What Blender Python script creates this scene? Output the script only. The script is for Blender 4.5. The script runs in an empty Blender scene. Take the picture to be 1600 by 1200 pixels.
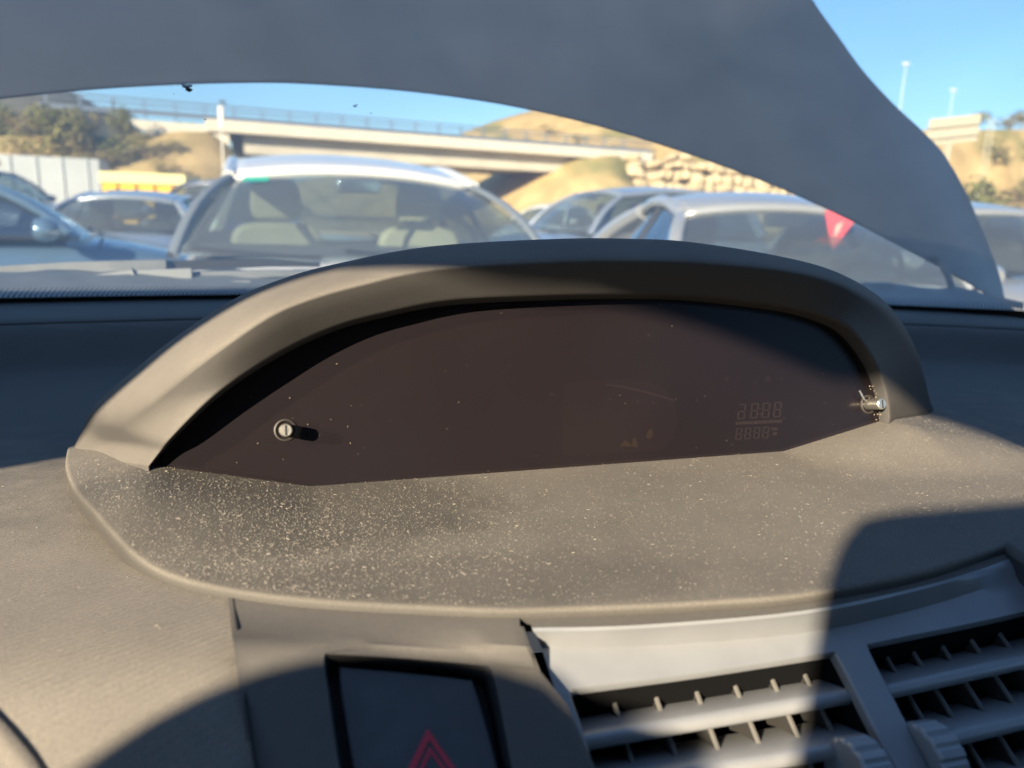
import bpy, bmesh, math, random
from mathutils import Vector, Matrix
from mathutils.geometry import delaunay_2d_cdt
from mathutils import noise as mnoise
random.seed(7)
sc = bpy.context.scene
C = sc.collection
R = math.radians

# ------------------------------------------------------------------ camera, sky, sun, exposure
CAM = Vector((0, 0, 1.24)); FPX = 1180.0
YAW, PITCH, ROLL = R(15.0), R(12.9), R(2.0)
_f = Vector((math.sin(YAW)*math.cos(PITCH), math.cos(YAW)*math.cos(PITCH), -math.sin(PITCH)))
_r0 = Vector((math.cos(YAW), -math.sin(YAW), 0)); _u0 = _r0.cross(_f)
_r = _r0*math.cos(ROLL) + _u0*math.sin(ROLL); _u = _u0*math.cos(ROLL) - _r0*math.sin(ROLL)
cam_d = bpy.data.cameras.new('camera'); cam = bpy.data.objects.new('camera', cam_d); C.objects.link(cam)
cam.matrix_world = Matrix(((_r.x, _u.x, -_f.x, CAM.x), (_r.y, _u.y, -_f.y, CAM.y), (_r.z, _u.z, -_f.z, CAM.z), (0, 0, 0, 1)))
cam_d.sensor_width = 36; cam_d.lens = 36*FPX/1600; cam_d.clip_start = .01; cam_d.clip_end = 6000
cam_d.dof.use_dof = True; cam_d.dof.focus_distance = .40; cam_d.dof.aperture_fstop = 8.5
sc.camera = cam
SUN_AZ, SUN_EL = R(42.0), R(21.0)                       # direction the light travels: right of car forward, down
SUN = Vector((math.sin(SUN_AZ)*math.cos(SUN_EL), math.cos(SUN_AZ)*math.cos(SUN_EL), -math.sin(SUN_EL)))
w = bpy.data.worlds.new('World'); sc.world = w; w.use_nodes = True
nt = w.node_tree; bg = nt.nodes['Background']
sky = nt.nodes.new('ShaderNodeTexSky'); sky.sky_type = 'NISHITA'; sky.sun_disc = False
sky.sun_elevation = SUN_EL; sky.sun_rotation = math.atan2(-SUN.x, -SUN.y)
sky.air_density = 1.1; sky.dust_density = .25; sky.ozone_density = 6.0
nt.links.new(sky.outputs[0], bg.inputs[0]); bg.inputs[1].default_value = .078
sl = bpy.data.lights.new('sun', 'SUN'); sl.energy = 5.0; sl.angle = R(.55); sl.color = (1.0, .84, .62)
so = bpy.data.objects.new('sun', sl); C.objects.link(so)
so.rotation_euler = SUN.to_track_quat('-Z', 'Y').to_euler(); so.location = (-20, -20, 30)
sc.view_settings.view_transform = 'Standard'; sc.view_settings.look = 'None'
sc.view_settings.exposure = 1.75; sc.view_settings.gamma = 1
sc.cycles.use_denoising = True
sc.cycles.max_bounces = 10; sc.cycles.transparent_max_bounces = 24; sc.cycles.diffuse_bounces = 4
sc.cycles.caustics_reflective = False; sc.cycles.caustics_refractive = False
sc.cycles.sample_clamp_indirect = 4

# ------------------------------------------------------------------ helpers
def ray(px, py):
    return (_f + _r*((px-800)/FPX) - _u*((py-600)/FPX))
def on_plane(px, py, p0, n):
    d = ray(px, py); return CAM + d*((p0-CAM).dot(n)/d.dot(n))
def on_z(px, py, z): return on_plane(px, py, Vector((0, 0, z)), Vector((0, 0, 1)))
def on_y(px, py, y): return on_plane(px, py, Vector((0, y, 0)), Vector((0, 1, 0)))
def at_depth(px, py, d): return CAM + ray(px, py)*d

MATS = {}
def mat(name, col, rough=.6, metal=0., var=.0, vscale=8., bump=0., bscale=200., spec=.5, coat=0., col2=None, detail=4):
    if name in MATS: return MATS[name]
    m = bpy.data.materials.new(name); m.use_nodes = True; n = m.node_tree.nodes; l = m.node_tree.links
    b = n['Principled BSDF']; b.inputs['Base Color'].default_value = (*col, 1); b.inputs['Roughness'].default_value = rough
    b.inputs['Metallic'].default_value = metal; b.inputs['Specular IOR Level'].default_value = spec
    b.inputs['Coat Weight'].default_value = coat; b.inputs['Coat Roughness'].default_value = .05
    tc = n.new('ShaderNodeTexCoord')
    if var or col2:
        t = n.new('ShaderNodeTexNoise'); t.inputs['Scale'].default_value = vscale; t.inputs['Detail'].default_value = detail
        l.new(tc.outputs['Object'], t.inputs['Vector'])
        r = n.new('ShaderNodeValToRGB'); r.color_ramp.elements[0].position = .33; r.color_ramp.elements[1].position = .67
        c2 = col2 or tuple(min(1, c*(1+var)) for c in col); c1 = col if col2 else tuple(c*(1-var) for c in col)
        r.color_ramp.elements[0].color = (*c1, 1); r.color_ramp.elements[1].color = (*c2, 1)
        l.new(t.outputs['Fac'], r.inputs[0]); l.new(r.outputs[0], b.inputs['Base Color'])
    if bump:
        t = n.new('ShaderNodeTexNoise'); t.inputs['Scale'].default_value = bscale; t.inputs['Detail'].default_value = 3
        l.new(tc.outputs['Object'], t.inputs['Vector'])
        bp = n.new('ShaderNodeBump'); bp.inputs['Strength'].default_value = bump; bp.inputs['Distance'].default_value = 1/bscale
        l.new(t.outputs['Fac'], bp.inputs['Height']); l.new(bp.outputs[0], b.inputs['Normal'])
    MATS[name] = m; return m

def glass_mat(name, tint, refl, dust=0., dustcol=(.6, .6, .58), rough=.0, grime=0.):
    """thin pane: see-through + mirror reflection (more at grazing angles) + a film of dust that also stands in for haze"""
    m = bpy.data.materials.new(name); m.use_nodes = True; n = m.node_tree.nodes; l = m.node_tree.links
    for x in list(n): n.remove(x)
    out = n.new('ShaderNodeOutputMaterial'); tr = n.new('ShaderNodeBsdfTransparent'); tr.inputs[0].default_value = (*tint, 1)
    gl = n.new('ShaderNodeBsdfGlossy'); gl.inputs['Roughness'].default_value = rough; gl.inputs[0].default_value = (1, 1, 1, 1)
    fr = n.new('ShaderNodeLayerWeight'); fr.inputs['Blend'].default_value = .5
    pw = n.new('ShaderNodeMath'); pw.operation = 'POWER'; pw.inputs[1].default_value = 5; l.new(fr.outputs['Facing'], pw.inputs[0])
    mx = n.new('ShaderNodeMath'); mx.operation = 'MULTIPLY_ADD'; mx.inputs[1].default_value = .9; mx.inputs[2].default_value = refl
    mx.use_clamp = True
    l.new(pw.outputs[0], mx.inputs[0])
    m1 = n.new('ShaderNodeMixShader'); l.new(mx.outputs[0], m1.inputs[0]); l.new(tr.outputs[0], m1.inputs[1]); l.new(gl.outputs[0], m1.inputs[2])
    last = m1
    if dust:
        df = n.new('ShaderNodeBsdfDiffuse'); df.inputs[0].default_value = (*dustcol, 1)
        tl = n.new('ShaderNodeBsdfTranslucent'); tl.inputs[0].default_value = (*dustcol, 1)
        ad = n.new('ShaderNodeMixShader'); ad.inputs[0].default_value = .6; l.new(df.outputs[0], ad.inputs[1]); l.new(tl.outputs[0], ad.inputs[2])
        m2 = n.new('ShaderNodeMixShader'); m2.inputs[0].default_value = dust
        if grime:
            tc = n.new('ShaderNodeTexCoord'); tx = n.new('ShaderNodeTexNoise'); tx.inputs['Scale'].default_value = 5; tx.inputs['Detail'].default_value = 6
            l.new(tc.outputs['Object'], tx.inputs['Vector'])
            mr = n.new('ShaderNodeMapRange'); mr.inputs[1].default_value = .3; mr.inputs[2].default_value = .7
            mr.inputs[3].default_value = dust*(1-grime); mr.inputs[4].default_value = dust*(1+grime); l.new(tx.outputs['Fac'], mr.inputs[0]); l.new(mr.outputs[0], m2.inputs[0])
        l.new(m1.outputs[0], m2.inputs[1]); l.new(ad.outputs[0], m2.inputs[2]); last = m2
    l.new(last.outputs[0], out.inputs[0]); MATS[name] = m; return m

def tag(o, label=None, cat=None, group=None, kind=None):
    if label: o['label'] = label
    if cat: o['category'] = cat
    if group: o['group'] = group
    if kind: o['kind'] = kind
    return o
def empty(name, loc, rz=0.):
    o = bpy.data.objects.new(name, None); C.objects.link(o); o.location = loc; o.rotation_euler = (0, 0, rz)
    o.empty_display_size = .1; return o
class MB:
    def __init__(s): s.v = []; s.f = []
    def add(s, vs, fs):
        k = len(s.v); s.v += [tuple(p) for p in vs]; s.f += [tuple(i+k for i in f) for f in fs]; return s
    def box(s, c, d, m=None):
        x, y, z = (q/2 for q in d); c = Vector(c)
        vs = [Vector((i*x, j*y, k*z)) for i in (-1, 1) for j in (-1, 1) for k in (-1, 1)]
        vs = [(m @ p if m else p)+c for p in vs]
        return s.add(vs, [(0, 1, 3, 2), (4, 6, 7, 5), (0, 4, 5, 1), (2, 3, 7, 6), (0, 2, 6, 4), (1, 5, 7, 3)])
    def loft(s, rows, closed=False, capends=False):
        n = len(rows[0]); vs = [p for r in rows for p in r]; fs = []
        for i in range(len(rows)-1):
            for j in range(n if closed else n-1):
                k = (j+1) % n; fs.append((i*n+j, i*n+k, (i+1)*n+k, (i+1)*n+j))
        if capends: fs.append(tuple(range(n))[::-1]); fs.append(tuple(range((len(rows)-1)*n, len(rows)*n)))
        return s.add(vs, fs)
    def tube(s, path, r, seg=8, r2=None, cap=True, flat=1.):
        path = [Vector(p) for p in path]; rows = []
        for i, p in enumerate(path):
            t = (path[min(i+1, len(path)-1)]-path[max(i-1, 0)]).normalized()
            a = t.cross(Vector((0, 0, 1)));
            if a.length < .05: a = t.cross(Vector((1, 0, 0)))
            a.normalize(); b = a.cross(t).normalized(); q = r if r2 is None else r+(r2-r)*i/(len(path)-1)
            rows.append([p+a*q*math.cos(2*math.pi*k/seg)+b*q*flat*math.sin(2*math.pi*k/seg) for k in range(seg)])
        return s.loft(rows, True, cap)
    def prism(s, poly, off):
        n = len(poly); off = Vector(off); a = [Vector(p) for p in poly]; b = [p+off for p in a]
        return s.add(a+b, [tuple(range(n)), tuple(range(2*n-1, n-1, -1))]+[(i, i+n, (i+1) % n+n, (i+1) % n) for i in range(n)])
    def build(s, name, m, parent=None, smooth=True, bevel=0., sub=0, angle=40, solid=0.):
        me = bpy.data.meshes.new(name); me.from_pydata(s.v, [], s.f); me.update()
        bm = bmesh.new(); bm.from_mesh(me); bmesh.ops.remove_doubles(bm, verts=bm.verts, dist=1e-6)
        bmesh.ops.recalc_face_normals(bm, faces=bm.faces); bm.to_mesh(me); bm.free()
        me.materials.append(m if not isinstance(m, str) else MATS[m])
        o = bpy.data.objects.new(name, me); C.objects.link(o)
        if smooth:
            me.shade_smooth() if not bevel and angle >= 180 else me.set_sharp_from_angle(angle=R(angle))
            if bevel or angle < 180:
                for p in me.polygons: p.use_smooth = True
        if solid: md = o.modifiers.new('solid', 'SOLIDIFY'); md.thickness = solid; md.offset = -1
        if bevel: md = o.modifiers.new('bevel', 'BEVEL'); md.width = bevel; md.segments = 2; md.limit_method = 'ANGLE'
        if sub: md = o.modifiers.new('sub', 'SUBSURF'); md.levels = sub; md.render_levels = sub
        if parent:
            o.parent = parent
            if parent.get('_world'): o.matrix_parent_inverse = Matrix.Translation(-Vector(parent['_world']))
        return o
def inside(p, poly):
    x, y = p[0], p[1]; c = False; n = len(poly)
    for i in range(n):
        a, b = poly[i], poly[i-1]
        if (a[1] > y) != (b[1] > y) and x < (b[0]-a[0])*(y-a[1])/(b[1]-a[1])+a[0]: c = not c
    return c
def cr(pts, k=6, closed=False):
    """Catmull-Rom through 2- or 3-D points, k steps for each span"""
    P = [Vector(p) for p in pts]; n = len(P); out = []
    for i in range(n if closed else n-1):
        g = (lambda j: P[j % n]) if closed else (lambda j: P[max(0, min(n-1, j))])
        a, b, c, d = g(i-1), g(i), g(i+1), g(i+2)
        for q in range(k):
            t = q/k; out.append(.5*((2*b)+(c-a)*t+(2*a-5*b+4*c-d)*t*t+(3*b-a-3*c+d)*t**3))
    if not closed: out.append(P[-1])
    return out
def sheet(poly, zf, step, holes=(), jitter=.0):
    """triangulated 2-D polygon with holes, lifted by zf(x, y) -> (verts, faces)"""
    loops = [poly]+list(holes); vs = []; es = []
    for lp in loops:
        k = len(vs); vs += [Vector((p[0], p[1])) for p in lp]; es += [(k+i, k+(i+1) % len(lp)) for i in range(len(lp))]
    x0, x1 = min(p[0] for p in poly), max(p[0] for p in poly); y0, y1 = min(p[1] for p in poly), max(p[1] for p in poly)
    xi = x0+step/2
    while xi < x1:
        yi = y0+step/2
        while yi < y1:
            if inside((xi, yi), poly) and not any(inside((xi, yi), h) for h in holes): vs.append(Vector((xi, yi)))
            yi += step
        xi += step
    r = delaunay_2d_cdt(vs, es, [], 0, 1e-7)
    fs = []
    for f in r[2]:
        c = sum((r[0][i] for i in f), Vector((0, 0)))/len(f)
        if inside(c, poly) and not any(inside(c, h) for h in holes): fs.append(tuple(f))
    return [zf(p.x, p.y) for p in r[0]], fs

def sstep(a, b, x):
    t = max(0., min(1., (x-a)/(b-a))); return t*t*(3-2*t)

# ------------------------------------------------------------------ materials
def dusty_mat(name, base, dustc, amount, grain=900., rib=0., speck=.5, rough=.6, patch=None):
    """dark moulded plastic with settled dust: fine grain, lint specks, uneven film, wiped areas, painted shade"""
    m = bpy.data.materials.new(name); m.use_nodes = True; n = m.node_tree.nodes; l = m.node_tree.links
    b = n['Principled BSDF']; b.inputs['Specular IOR Level'].default_value = .35
    tc = n.new('ShaderNodeTexCoord')
    def noise(scale, detail=3, rough_=.6):
        t = n.new('ShaderNodeTexNoise'); t.inputs['Scale'].default_value = scale; t.inputs['Detail'].default_value = detail
        t.inputs['Roughness'].default_value = rough_; l.new(tc.outputs['Object'], t.inputs['Vector']); return t.outputs['Fac']
    def rng(x, a, b_, c, d):
        t = n.new('ShaderNodeMapRange'); t.inputs[1].default_value = a; t.inputs[2].default_value = b_; t.inputs[3].default_value = c; t.inputs[4].default_value = d
        l.new(x, t.inputs[0]); return t.outputs[0]
    def mth(op, x, y):
        t = n.new('ShaderNodeMath'); t.operation = op
        for i, q in ((0, x), (1, y)):
            if isinstance(q, (int, float)): t.inputs[i].default_value = q
            else: l.new(q, t.inputs[i])
        return t.outputs[0]
    film = rng(noise(14, 6, .65), .3, .7, amount*.78, amount*1.15)
    if patch:                                             # wiped, less dusty patches on the pad; shade painted on the far dash: (x, y, rx, ry, cut)
        sp = n.new('ShaderNodeSeparateXYZ'); l.new(tc.outputs['Object'], sp.inputs[0])
        wob = rng(noise(45, 3), 0, 1, -.35, .35)
        for (x, y, rx, ry, cut) in patch:
            dx = mth('DIVIDE', mth('SUBTRACT', sp.outputs[0], x), rx); dy = mth('DIVIDE', mth('SUBTRACT', sp.outputs[1], y), ry)
            d = mth('ADD', mth('SQRT', mth('ADD', mth('MULTIPLY', dx, dx), mth('MULTIPLY', dy, dy)), 0), wob)
            film = mth('MULTIPLY', film, rng(d, .72, 1.12, cut, 1.))
    ge = n.new('ShaderNodeNewGeometry'); sn = n.new('ShaderNodeSeparateXYZ'); l.new(ge.outputs['True Normal' if 0 else 'Normal'], sn.inputs[0])
    film = mth('MULTIPLY', film, rng(sn.outputs[2], .05, .62, .14, 1.))      # dust settles on what faces up
    gr = rng(noise(grain, 2), .35, .65, .55, 1.35)
    film = mth('MULTIPLY', film, gr)
    vo = n.new('ShaderNodeTexVoronoi'); vo.inputs['Scale'].default_value = grain*.75; l.new(tc.outputs['Object'], vo.inputs['Vector'])
    s1 = rng(vo.outputs['Distance'], .10, .24, 1, 0)
    sel = rng(noise(grain*.5, 1), .52, .62, 0, 1)
    fac = mth('ADD', film, mth('MULTIPLY', mth('MULTIPLY', s1, sel), speck)); 
    cl = n.new('ShaderNodeClamp'); l.new(fac, cl.inputs[0])
    mx = n.new('ShaderNodeMixRGB'); l.new(cl.outputs[0], mx.inputs[0]); mx.inputs[1].default_value = (*base, 1); mx.inputs[2].default_value = (*dustc, 1)
    l.new(mx.outputs[0], b.inputs['Base Color'])
    l.new(rng(cl.outputs[0], 0, 1, rough, .95), b.inputs['Roughness'])
    h = mth('ADD', noise(grain*1.1, 2), mth('MULTIPLY', fac, .6))
    if rib:
        mp = n.new('ShaderNodeMapping'); mp.inputs['Rotation'].default_value = (0, 0, R(62)); l.new(tc.outputs['Object'], mp.inputs[0])
        wv = n.new('ShaderNodeTexWave'); wv.inputs['Scale'].default_value = rib; wv.inputs['Distortion'].default_value = 1.2; wv.inputs['Detail'].default_value = 1.5
        wv.inputs['Detail Scale'].default_value = .6; l.new(mp.outputs[0], wv.inputs['Vector']); h = mth('ADD', h, mth('MULTIPLY', wv.outputs['Fac'], .55))
    bp = n.new('ShaderNodeBump'); bp.inputs['Strength'].default_value = .45; bp.inputs['Distance'].default_value = .0006
    l.new(h, bp.inputs['Height']); l.new(bp.outputs[0], b.inputs['Normal'])
    MATS[name] = m; return m
DUST = (.315, .285, .24)
dusty_mat('dash_pad', (.045, .043, .04), DUST, .40, 2600, 0, .5, .6, patch=[(-.02, .335, .105, .055, .42), (.03, .25, .11, .03, .7)])
dusty_mat('dash_skin', (.05, .048, .046), DUST, .56, 2600, 120., .2, .62, patch=[(.1, .80, 1.6, .42, .35)])  # film cut over the far dash paints its shade into the colour
dusty_mat('hood_skin', (.034, .033, .033), DUST, .40, 3500, 0, .1, .58)
dusty_mat('panel_skin', (.045, .045, .046), DUST, .24, 3500, 0, .1, .55)
mat('silver_plastic', (.28, .29, .30), .42, .35, .05, 60, .05, 1500)
mat('silver_vane', (.31, .32, .33), .38, .35, .05, 60)
mat('black_plastic', (.018, .018, .02), .6, 0, .25, 40, .1, 900)
mat('vent_dark', (.004, .004, .0045), .9, spec=.1)
mat('button_skin', (.06, .062, .066), .5, 0, .12, 60, .12, 1500)
mat('hazard_red', (.55, .035, .06), .5)
mat('screw_steel', (.55, .53, .48), .35, .9, .1, 400, .1, 900)
mat('rubber', (.015, .015, .016), .8)
mat('bonnet_paint', (.014, .017, .020), .45, .1, .2, 14, 0, 60, .5, .0)
mat('cowl_plastic', (.09, .10, .11), .6, 0, .2, 20, .1, 400)
mat('headliner', (.22, .21, .20), .9, 0, .06, 40)
mat('seat_cloth', (.07, .07, .075), .95, 0, .2, 80, .3, 600)
mat('shell_paint', (.05, .056, .062), .3, .3, 0, 3, 0, 200, .5, .6)
glass_mat('windshield_glass', (.93, .97, .955), .03, .40, (.90, .87, .80), 0, .15)  # dust film made thicker to stand in for the glare haze

# ================================================================== OUR CAR: everything seen from the seat
CX = .15                                                # the car's centre line
car = empty('hatchback_car', (CX, 0, 0)); car['_world'] = (CX, 0., 0.)
tag(car, 'dusty grey car with its bonnet raised, seen from inside over its dashboard', 'car')
ZP = 1.105; ZD = 1.1012
L1 = on_z(485, 760, ZP); L2 = on_z(1225, 705, ZP)
lx = (L2-L1).normalized(); LT = R(16)
ly = Vector((0, 0, 1))*math.cos(LT) + (lx.cross(Vector((0, 0, -1)))).normalized()*math.sin(LT)*1
if ly.y < 0: ly = Vector((0, 0, 1))*math.cos(LT) - (lx.cross(Vector((0, 0, -1)))).normalized()*math.sin(LT)
ln = lx.cross(ly).normalized()
if ln.y > 0: ln = -ln
def on_lens(px, py, off=0.): return on_plane(px, py, L1+ln*off, ln)
L0 = on_lens(240, 727); L3 = on_lens(1391, 653)
def lens_s(p): return (p-L0).dot(lx)/(L3-L0).dot(lx)

# --- instrument pad in front of the display
h0, h3 = L0.z-ZP, L3.z-ZP
def pad_z(x, y):
    a = h0*max(0, 1-abs(x-L0.x)/abs(L1.x-L0.x))*(1-sstep(.026, .085, L0.y-y)); b = h3*max(0, 1-abs(x-L3.x)/abs(L2.x-L3.x))*(1-sstep(.012, .07, L3.y-y))
    return ZP+a+b
pad_px = [(112, 706), (110, 740), (124, 785), (152, 826), (205, 866), (285, 899), (370, 918), (460, 930), (560, 938), (700, 945), (810, 948), (1000, 942), (1130, 935), (1250, 925), (1420, 894), (1530, 861), (1600, 836), (1690, 800), (1735, 772), (1725, 752), (1600, 699), (1530, 668), (1462, 638)]
edge = cr([on_z(*p, ZP).xy for p in pad_px], 5)
back = [Vector((L3.x+.05, L3.y+.05)), Vector((L3.x+.03, L3.y+.04)), Vector((L3.x, L3.y+.004)), Vector((L2.x, L2.y+.004)), Vector((L1.x, L1.y+.004)), Vector((L0.x, L0.y+.004)), Vector((L0.x-.02, L0.y+.05)), Vector((edge[0].x+.004, edge[0].y+.05))]
pad_poly = edge+back
vs, fs = sheet(pad_poly, lambda x, y: Vector((x, y, pad_z(x, y))), .006)
mb = MB().add(vs, fs)
rows = []
for (o_, dz) in ((0, 0), (.0008, -.0002), (.0015, -.0008), (.0019, -.0018), (.002, -.005), (.0015, -.009)):
    row = []
    for i, p in enumerate(edge):
        t = (edge[min(i+1, len(edge)-1)]-edge[max(i-1, 0)]).normalized(); nrm = Vector((t.y, -t.x))
        if nrm.dot(p-Vector((.1, .33))) < 0: nrm = -nrm
        q = p+nrm*o_; row.append(Vector((q.x, q.y, pad_z(p.x, p.y)+dz)))
    rows.append(row)
mb.loft(rows)
pad = mb.build('instrument_pad', 'dash_pad', car, angle=60)
tag(pad, 'dust covered ledge in front of the display')

# --- display hood (arched cowl), lofted from outer edge over the crest to the inner lip
T = [((104, 716), (140, 716), (232, 729)), ((122, 672), (163, 690), (250, 706)), ((146, 631), (187, 665), (268, 684)), ((214, 571), (240, 622), (322, 631)),
     ((277, 522), (322, 556), (375, 590)), ((360, 468), (412, 492), (450, 545)), ((435, 436), (476, 464), (525, 511)), ((519, 412), (562, 440), (600, 490)),
     ((675, 383), (675, 416), (712, 469)), ((875, 371), (880, 403), (881, 461)), ((1000, 371), (1000, 402), (1000, 460)), ((1094, 377), (1094, 405), (1090, 463)),
     ((1225, 399), (1222, 417), (1190, 474)), ((1310, 423), (1302, 436), (1260, 486)), ((1375, 461), (1362, 468), (1320, 508)), ((1412, 502), (1400, 507), (1352, 540)),
     ((1439, 559), (1430, 562), (1375, 580)), ((1454, 619), (1446, 620), (1388, 625)), ((1460, 638), (1453, 641), (1391, 656))]
NT = len(T); Sx, Kx, Ix, Ex = [], [], [], []
def z_off(px, py, z): return (on_z(px, py, z)-L1).dot(ln)
sl0, sl1 = z_off(*T[0][0], ZP-.002), z_off(*T[-1][0], ZP+.001)
k0, k1 = z_off(*T[0][1], ZP+.002), z_off(*T[-1][1], ZP+.002)
for i, (s_, k_, i_) in enumerate(T):
    t = i/(NT-1); oi = .008+(.024-.015*t-.008)*sstep(0, 4, i)
    ok = oi+.016; os_ = oi-.022
    a = sstep(7, 0, i); b = sstep(NT-7, NT-1, i); print('OFF', round(k0, 4), round(sl0, 4), round(k1, 4), round(sl1, 4)) if i == 0 else 0
    ak = sstep(5, 0, i); ok = ok*(1-ak)*(1-b)+k0*ak+k1*b; os_ = os_*(1-a)*(1-b)+sl0*a+sl1*b
    Sx.append(on_lens(*s_, os_)); Kx.append(on_lens(*k_, ok)); Ix.append(on_lens(*i_, oi)); Ex.append(on_lens(*i_, oi)-ln*(oi+.004))
def feet(q):
    dn = lambda p: Vector((p.x, p.y, ZP-.025))
    q = cr(q, 6); return [dn(q[0])]+q+[dn(q[-1])]
Sx, Kx, Ix, Ex = (feet(q) for q in (Sx, Kx, Ix, Ex))
rows = []
for a, b in (('S', 'S'),): pass
N = len(Sx)
def lerp(p, q, t): return [a+(b-a)*t for a, b in zip(p, q)]
B2 = [Vector((p.x+.0, p.y+.13, min(p.z, ZD-.01))) for p in Sx]
B1 = [Vector((p.x, p.y+.055, max(ZD-.01, p.z-.02-.0*i))) for i, p in enumerate(Sx)]
B0 = [Vector((p.x, p.y+.012, max(ZD-.008, p.z-.0015))) for p in Sx]
fil = lambda A, K_, B_, t: [a*(1-t)**2+k*2*t*(1-t)+b*t*t for a, k, b in zip(A, K_, B_)]
KA, KB = lerp(Kx, Sx, .34), lerp(Kx, Ix, .16); IA, IB = lerp(Ix, Kx, .10), lerp(Ix, Ex, .12)
SA, SB = lerp(Sx, Kx, .3), B0
rows = [B2, lerp(B2, B1, .5), B1] + [fil(SB, Sx, SA, t) for t in (0, .25, .5, .75, 1)] + [fil(KA, Kx, KB, t) for t in (0, .2, .4, .6, .8, 1)] \
    + [lerp(KB, IA, .5)] + [fil(IA, Ix, IB, t) for t in (0, .25, .5, .75, 1)] + [Ex]
hood = MB().loft(rows).build('display_hood', 'hood_skin', car, angle=180)
tag(hood, 'arched dark plastic hood over the central display, sunlit at its left')

# --- smoked lens, its fixing pegs and the display behind it
poly = []
lens_out = [p for p in Ex[1:-1]]
lens2 = [((p-L1).dot(lx), (p-L1).dot(ly)) for p in lens_out]
L2d = [((p-L1).dot(lx), (p-L1).dot(ly)-.004) for p in (L3, L2, L1, L0)]
lp = lens2+L2d
vs, fs = sheet(lp, lambda x, y: L1+lx*x+ly*y, .03)
def lens_material():
    m = bpy.data.materials.new('smoked_lens'); m.use_nodes = True; n = m.node_tree.nodes; l = m.node_tree.links
    b = n['Principled BSDF']; b.inputs['Roughness'].default_value = .28; b.inputs['Specular IOR Level'].default_value = .3
    tc = n.new('ShaderNodeTexCoord'); t = n.new('ShaderNodeTexNoise'); t.inputs['Scale'].default_value = 9; t.inputs['Detail'].default_value = 5
    l.new(tc.outputs['Object'], t.inputs[0])
    r = n.new('ShaderNodeValToRGB'); r.color_ramp.elements[0].color = (.0115, .0088, .0112, 1); r.color_ramp.elements[1].color = (.0165, .013, .0148, 1)
    r.color_ramp.elements[0].position = .3; r.color_ramp.elements[1].position = .7; l.new(t.outputs['Fac'], r.inputs[0])
    vo = n.new('ShaderNodeTexVoronoi'); vo.inputs['Scale'].default_value = 160; l.new(tc.outputs['Object'], vo.inputs['Vector'])
    mr = n.new('ShaderNodeMapRange'); mr.inputs[1].default_value = .03; mr.inputs[2].default_value = .055; mr.inputs[3].default_value = .6; mr.inputs[4].default_value = 0
    l.new(vo.outputs['Distance'], mr.inputs[0])
    t2 = n.new('ShaderNodeTexNoise'); t2.inputs['Scale'].default_value = 60; l.new(tc.outputs['Object'], t2.inputs[0])
    g = n.new('ShaderNodeMath'); g.operation = 'GREATER_THAN'; g.inputs[1].default_value = .57; l.new(t2.outputs['Fac'], g.inputs[0])
    mu = n.new('ShaderNodeMath'); mu.operation = 'MULTIPLY'; l.new(mr.outputs[0], mu.inputs[0]); l.new(g.outputs[0], mu.inputs[1])
    mx = n.new('ShaderNodeMixRGB'); l.new(mu.outputs[0], mx.inputs[0]); l.new(r.outputs[0], mx.inputs[1]); mx.inputs[2].default_value = (.32, .28, .22, 1)
    l.new(mx.outputs[0], b.inputs['Base Color'])
    tr = n.new('ShaderNodeBsdfTransparent'); tr.inputs[0].default_value = (.62, .56, .54, 1)
    ms = n.new('ShaderNodeMixShader'); ms.inputs[0].default_value = .36
    l.new(b.outputs[0], ms.inputs[1]); l.new(tr.outputs[0], ms.inputs[2]); l.new(ms.outputs[0], n['Material Output'].inputs[0])
    MATS['smoked_lens'] = m
lens_material()
lens = MB().add(vs, fs).build('display_lens', 'smoked_lens', hood, angle=180)
tag(lens, 'smoked brown display window')
BK = -.012                                              # display board behind the lens
mat('board_black', (.012, .011, .011), .7)
mat('lcd_ghost', (.20, .17, .13), .6); mat('lcd_field', (.032, .028, .026), .6); mat('icon_amber', (.16, .125, .05), .6); mat('highlight_grey', (.12, .1, .1), .5)
vs, fs = sheet([(x, y) for x, y in lp], lambda x, y: L1+ln*(BK-.002)+lx*x+ly*y, .05)
MB().add(vs, fs).build('display_board', 'board_black', hood, angle=180)
def on_board(px, py, off=0.): return on_lens(px, py, BK+off)
win = [(880, 600), (945, 592), (1000, 594), (1040, 606), (1056, 632), (1060, 655), (1052, 685), (1038, 703), (960, 709), (880, 713)]
MB().prism([on_board(*p) for p in win], -ln*.0008).build('gauge_window', 'lcd_field', hood, smooth=False)
MB().loft([[on_board(*p, .001) for p in ((945, 600), (975, 603), (1010, 611), (1054, 624))], [on_board(*p, .001) for p in ((945, 601.5), (975, 606), (1010, 614), (1054, 627.5))]]).build('highlight_streak', 'highlight_grey', hood, smooth=False)  # painted highlight streak across the gauge window
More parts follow.
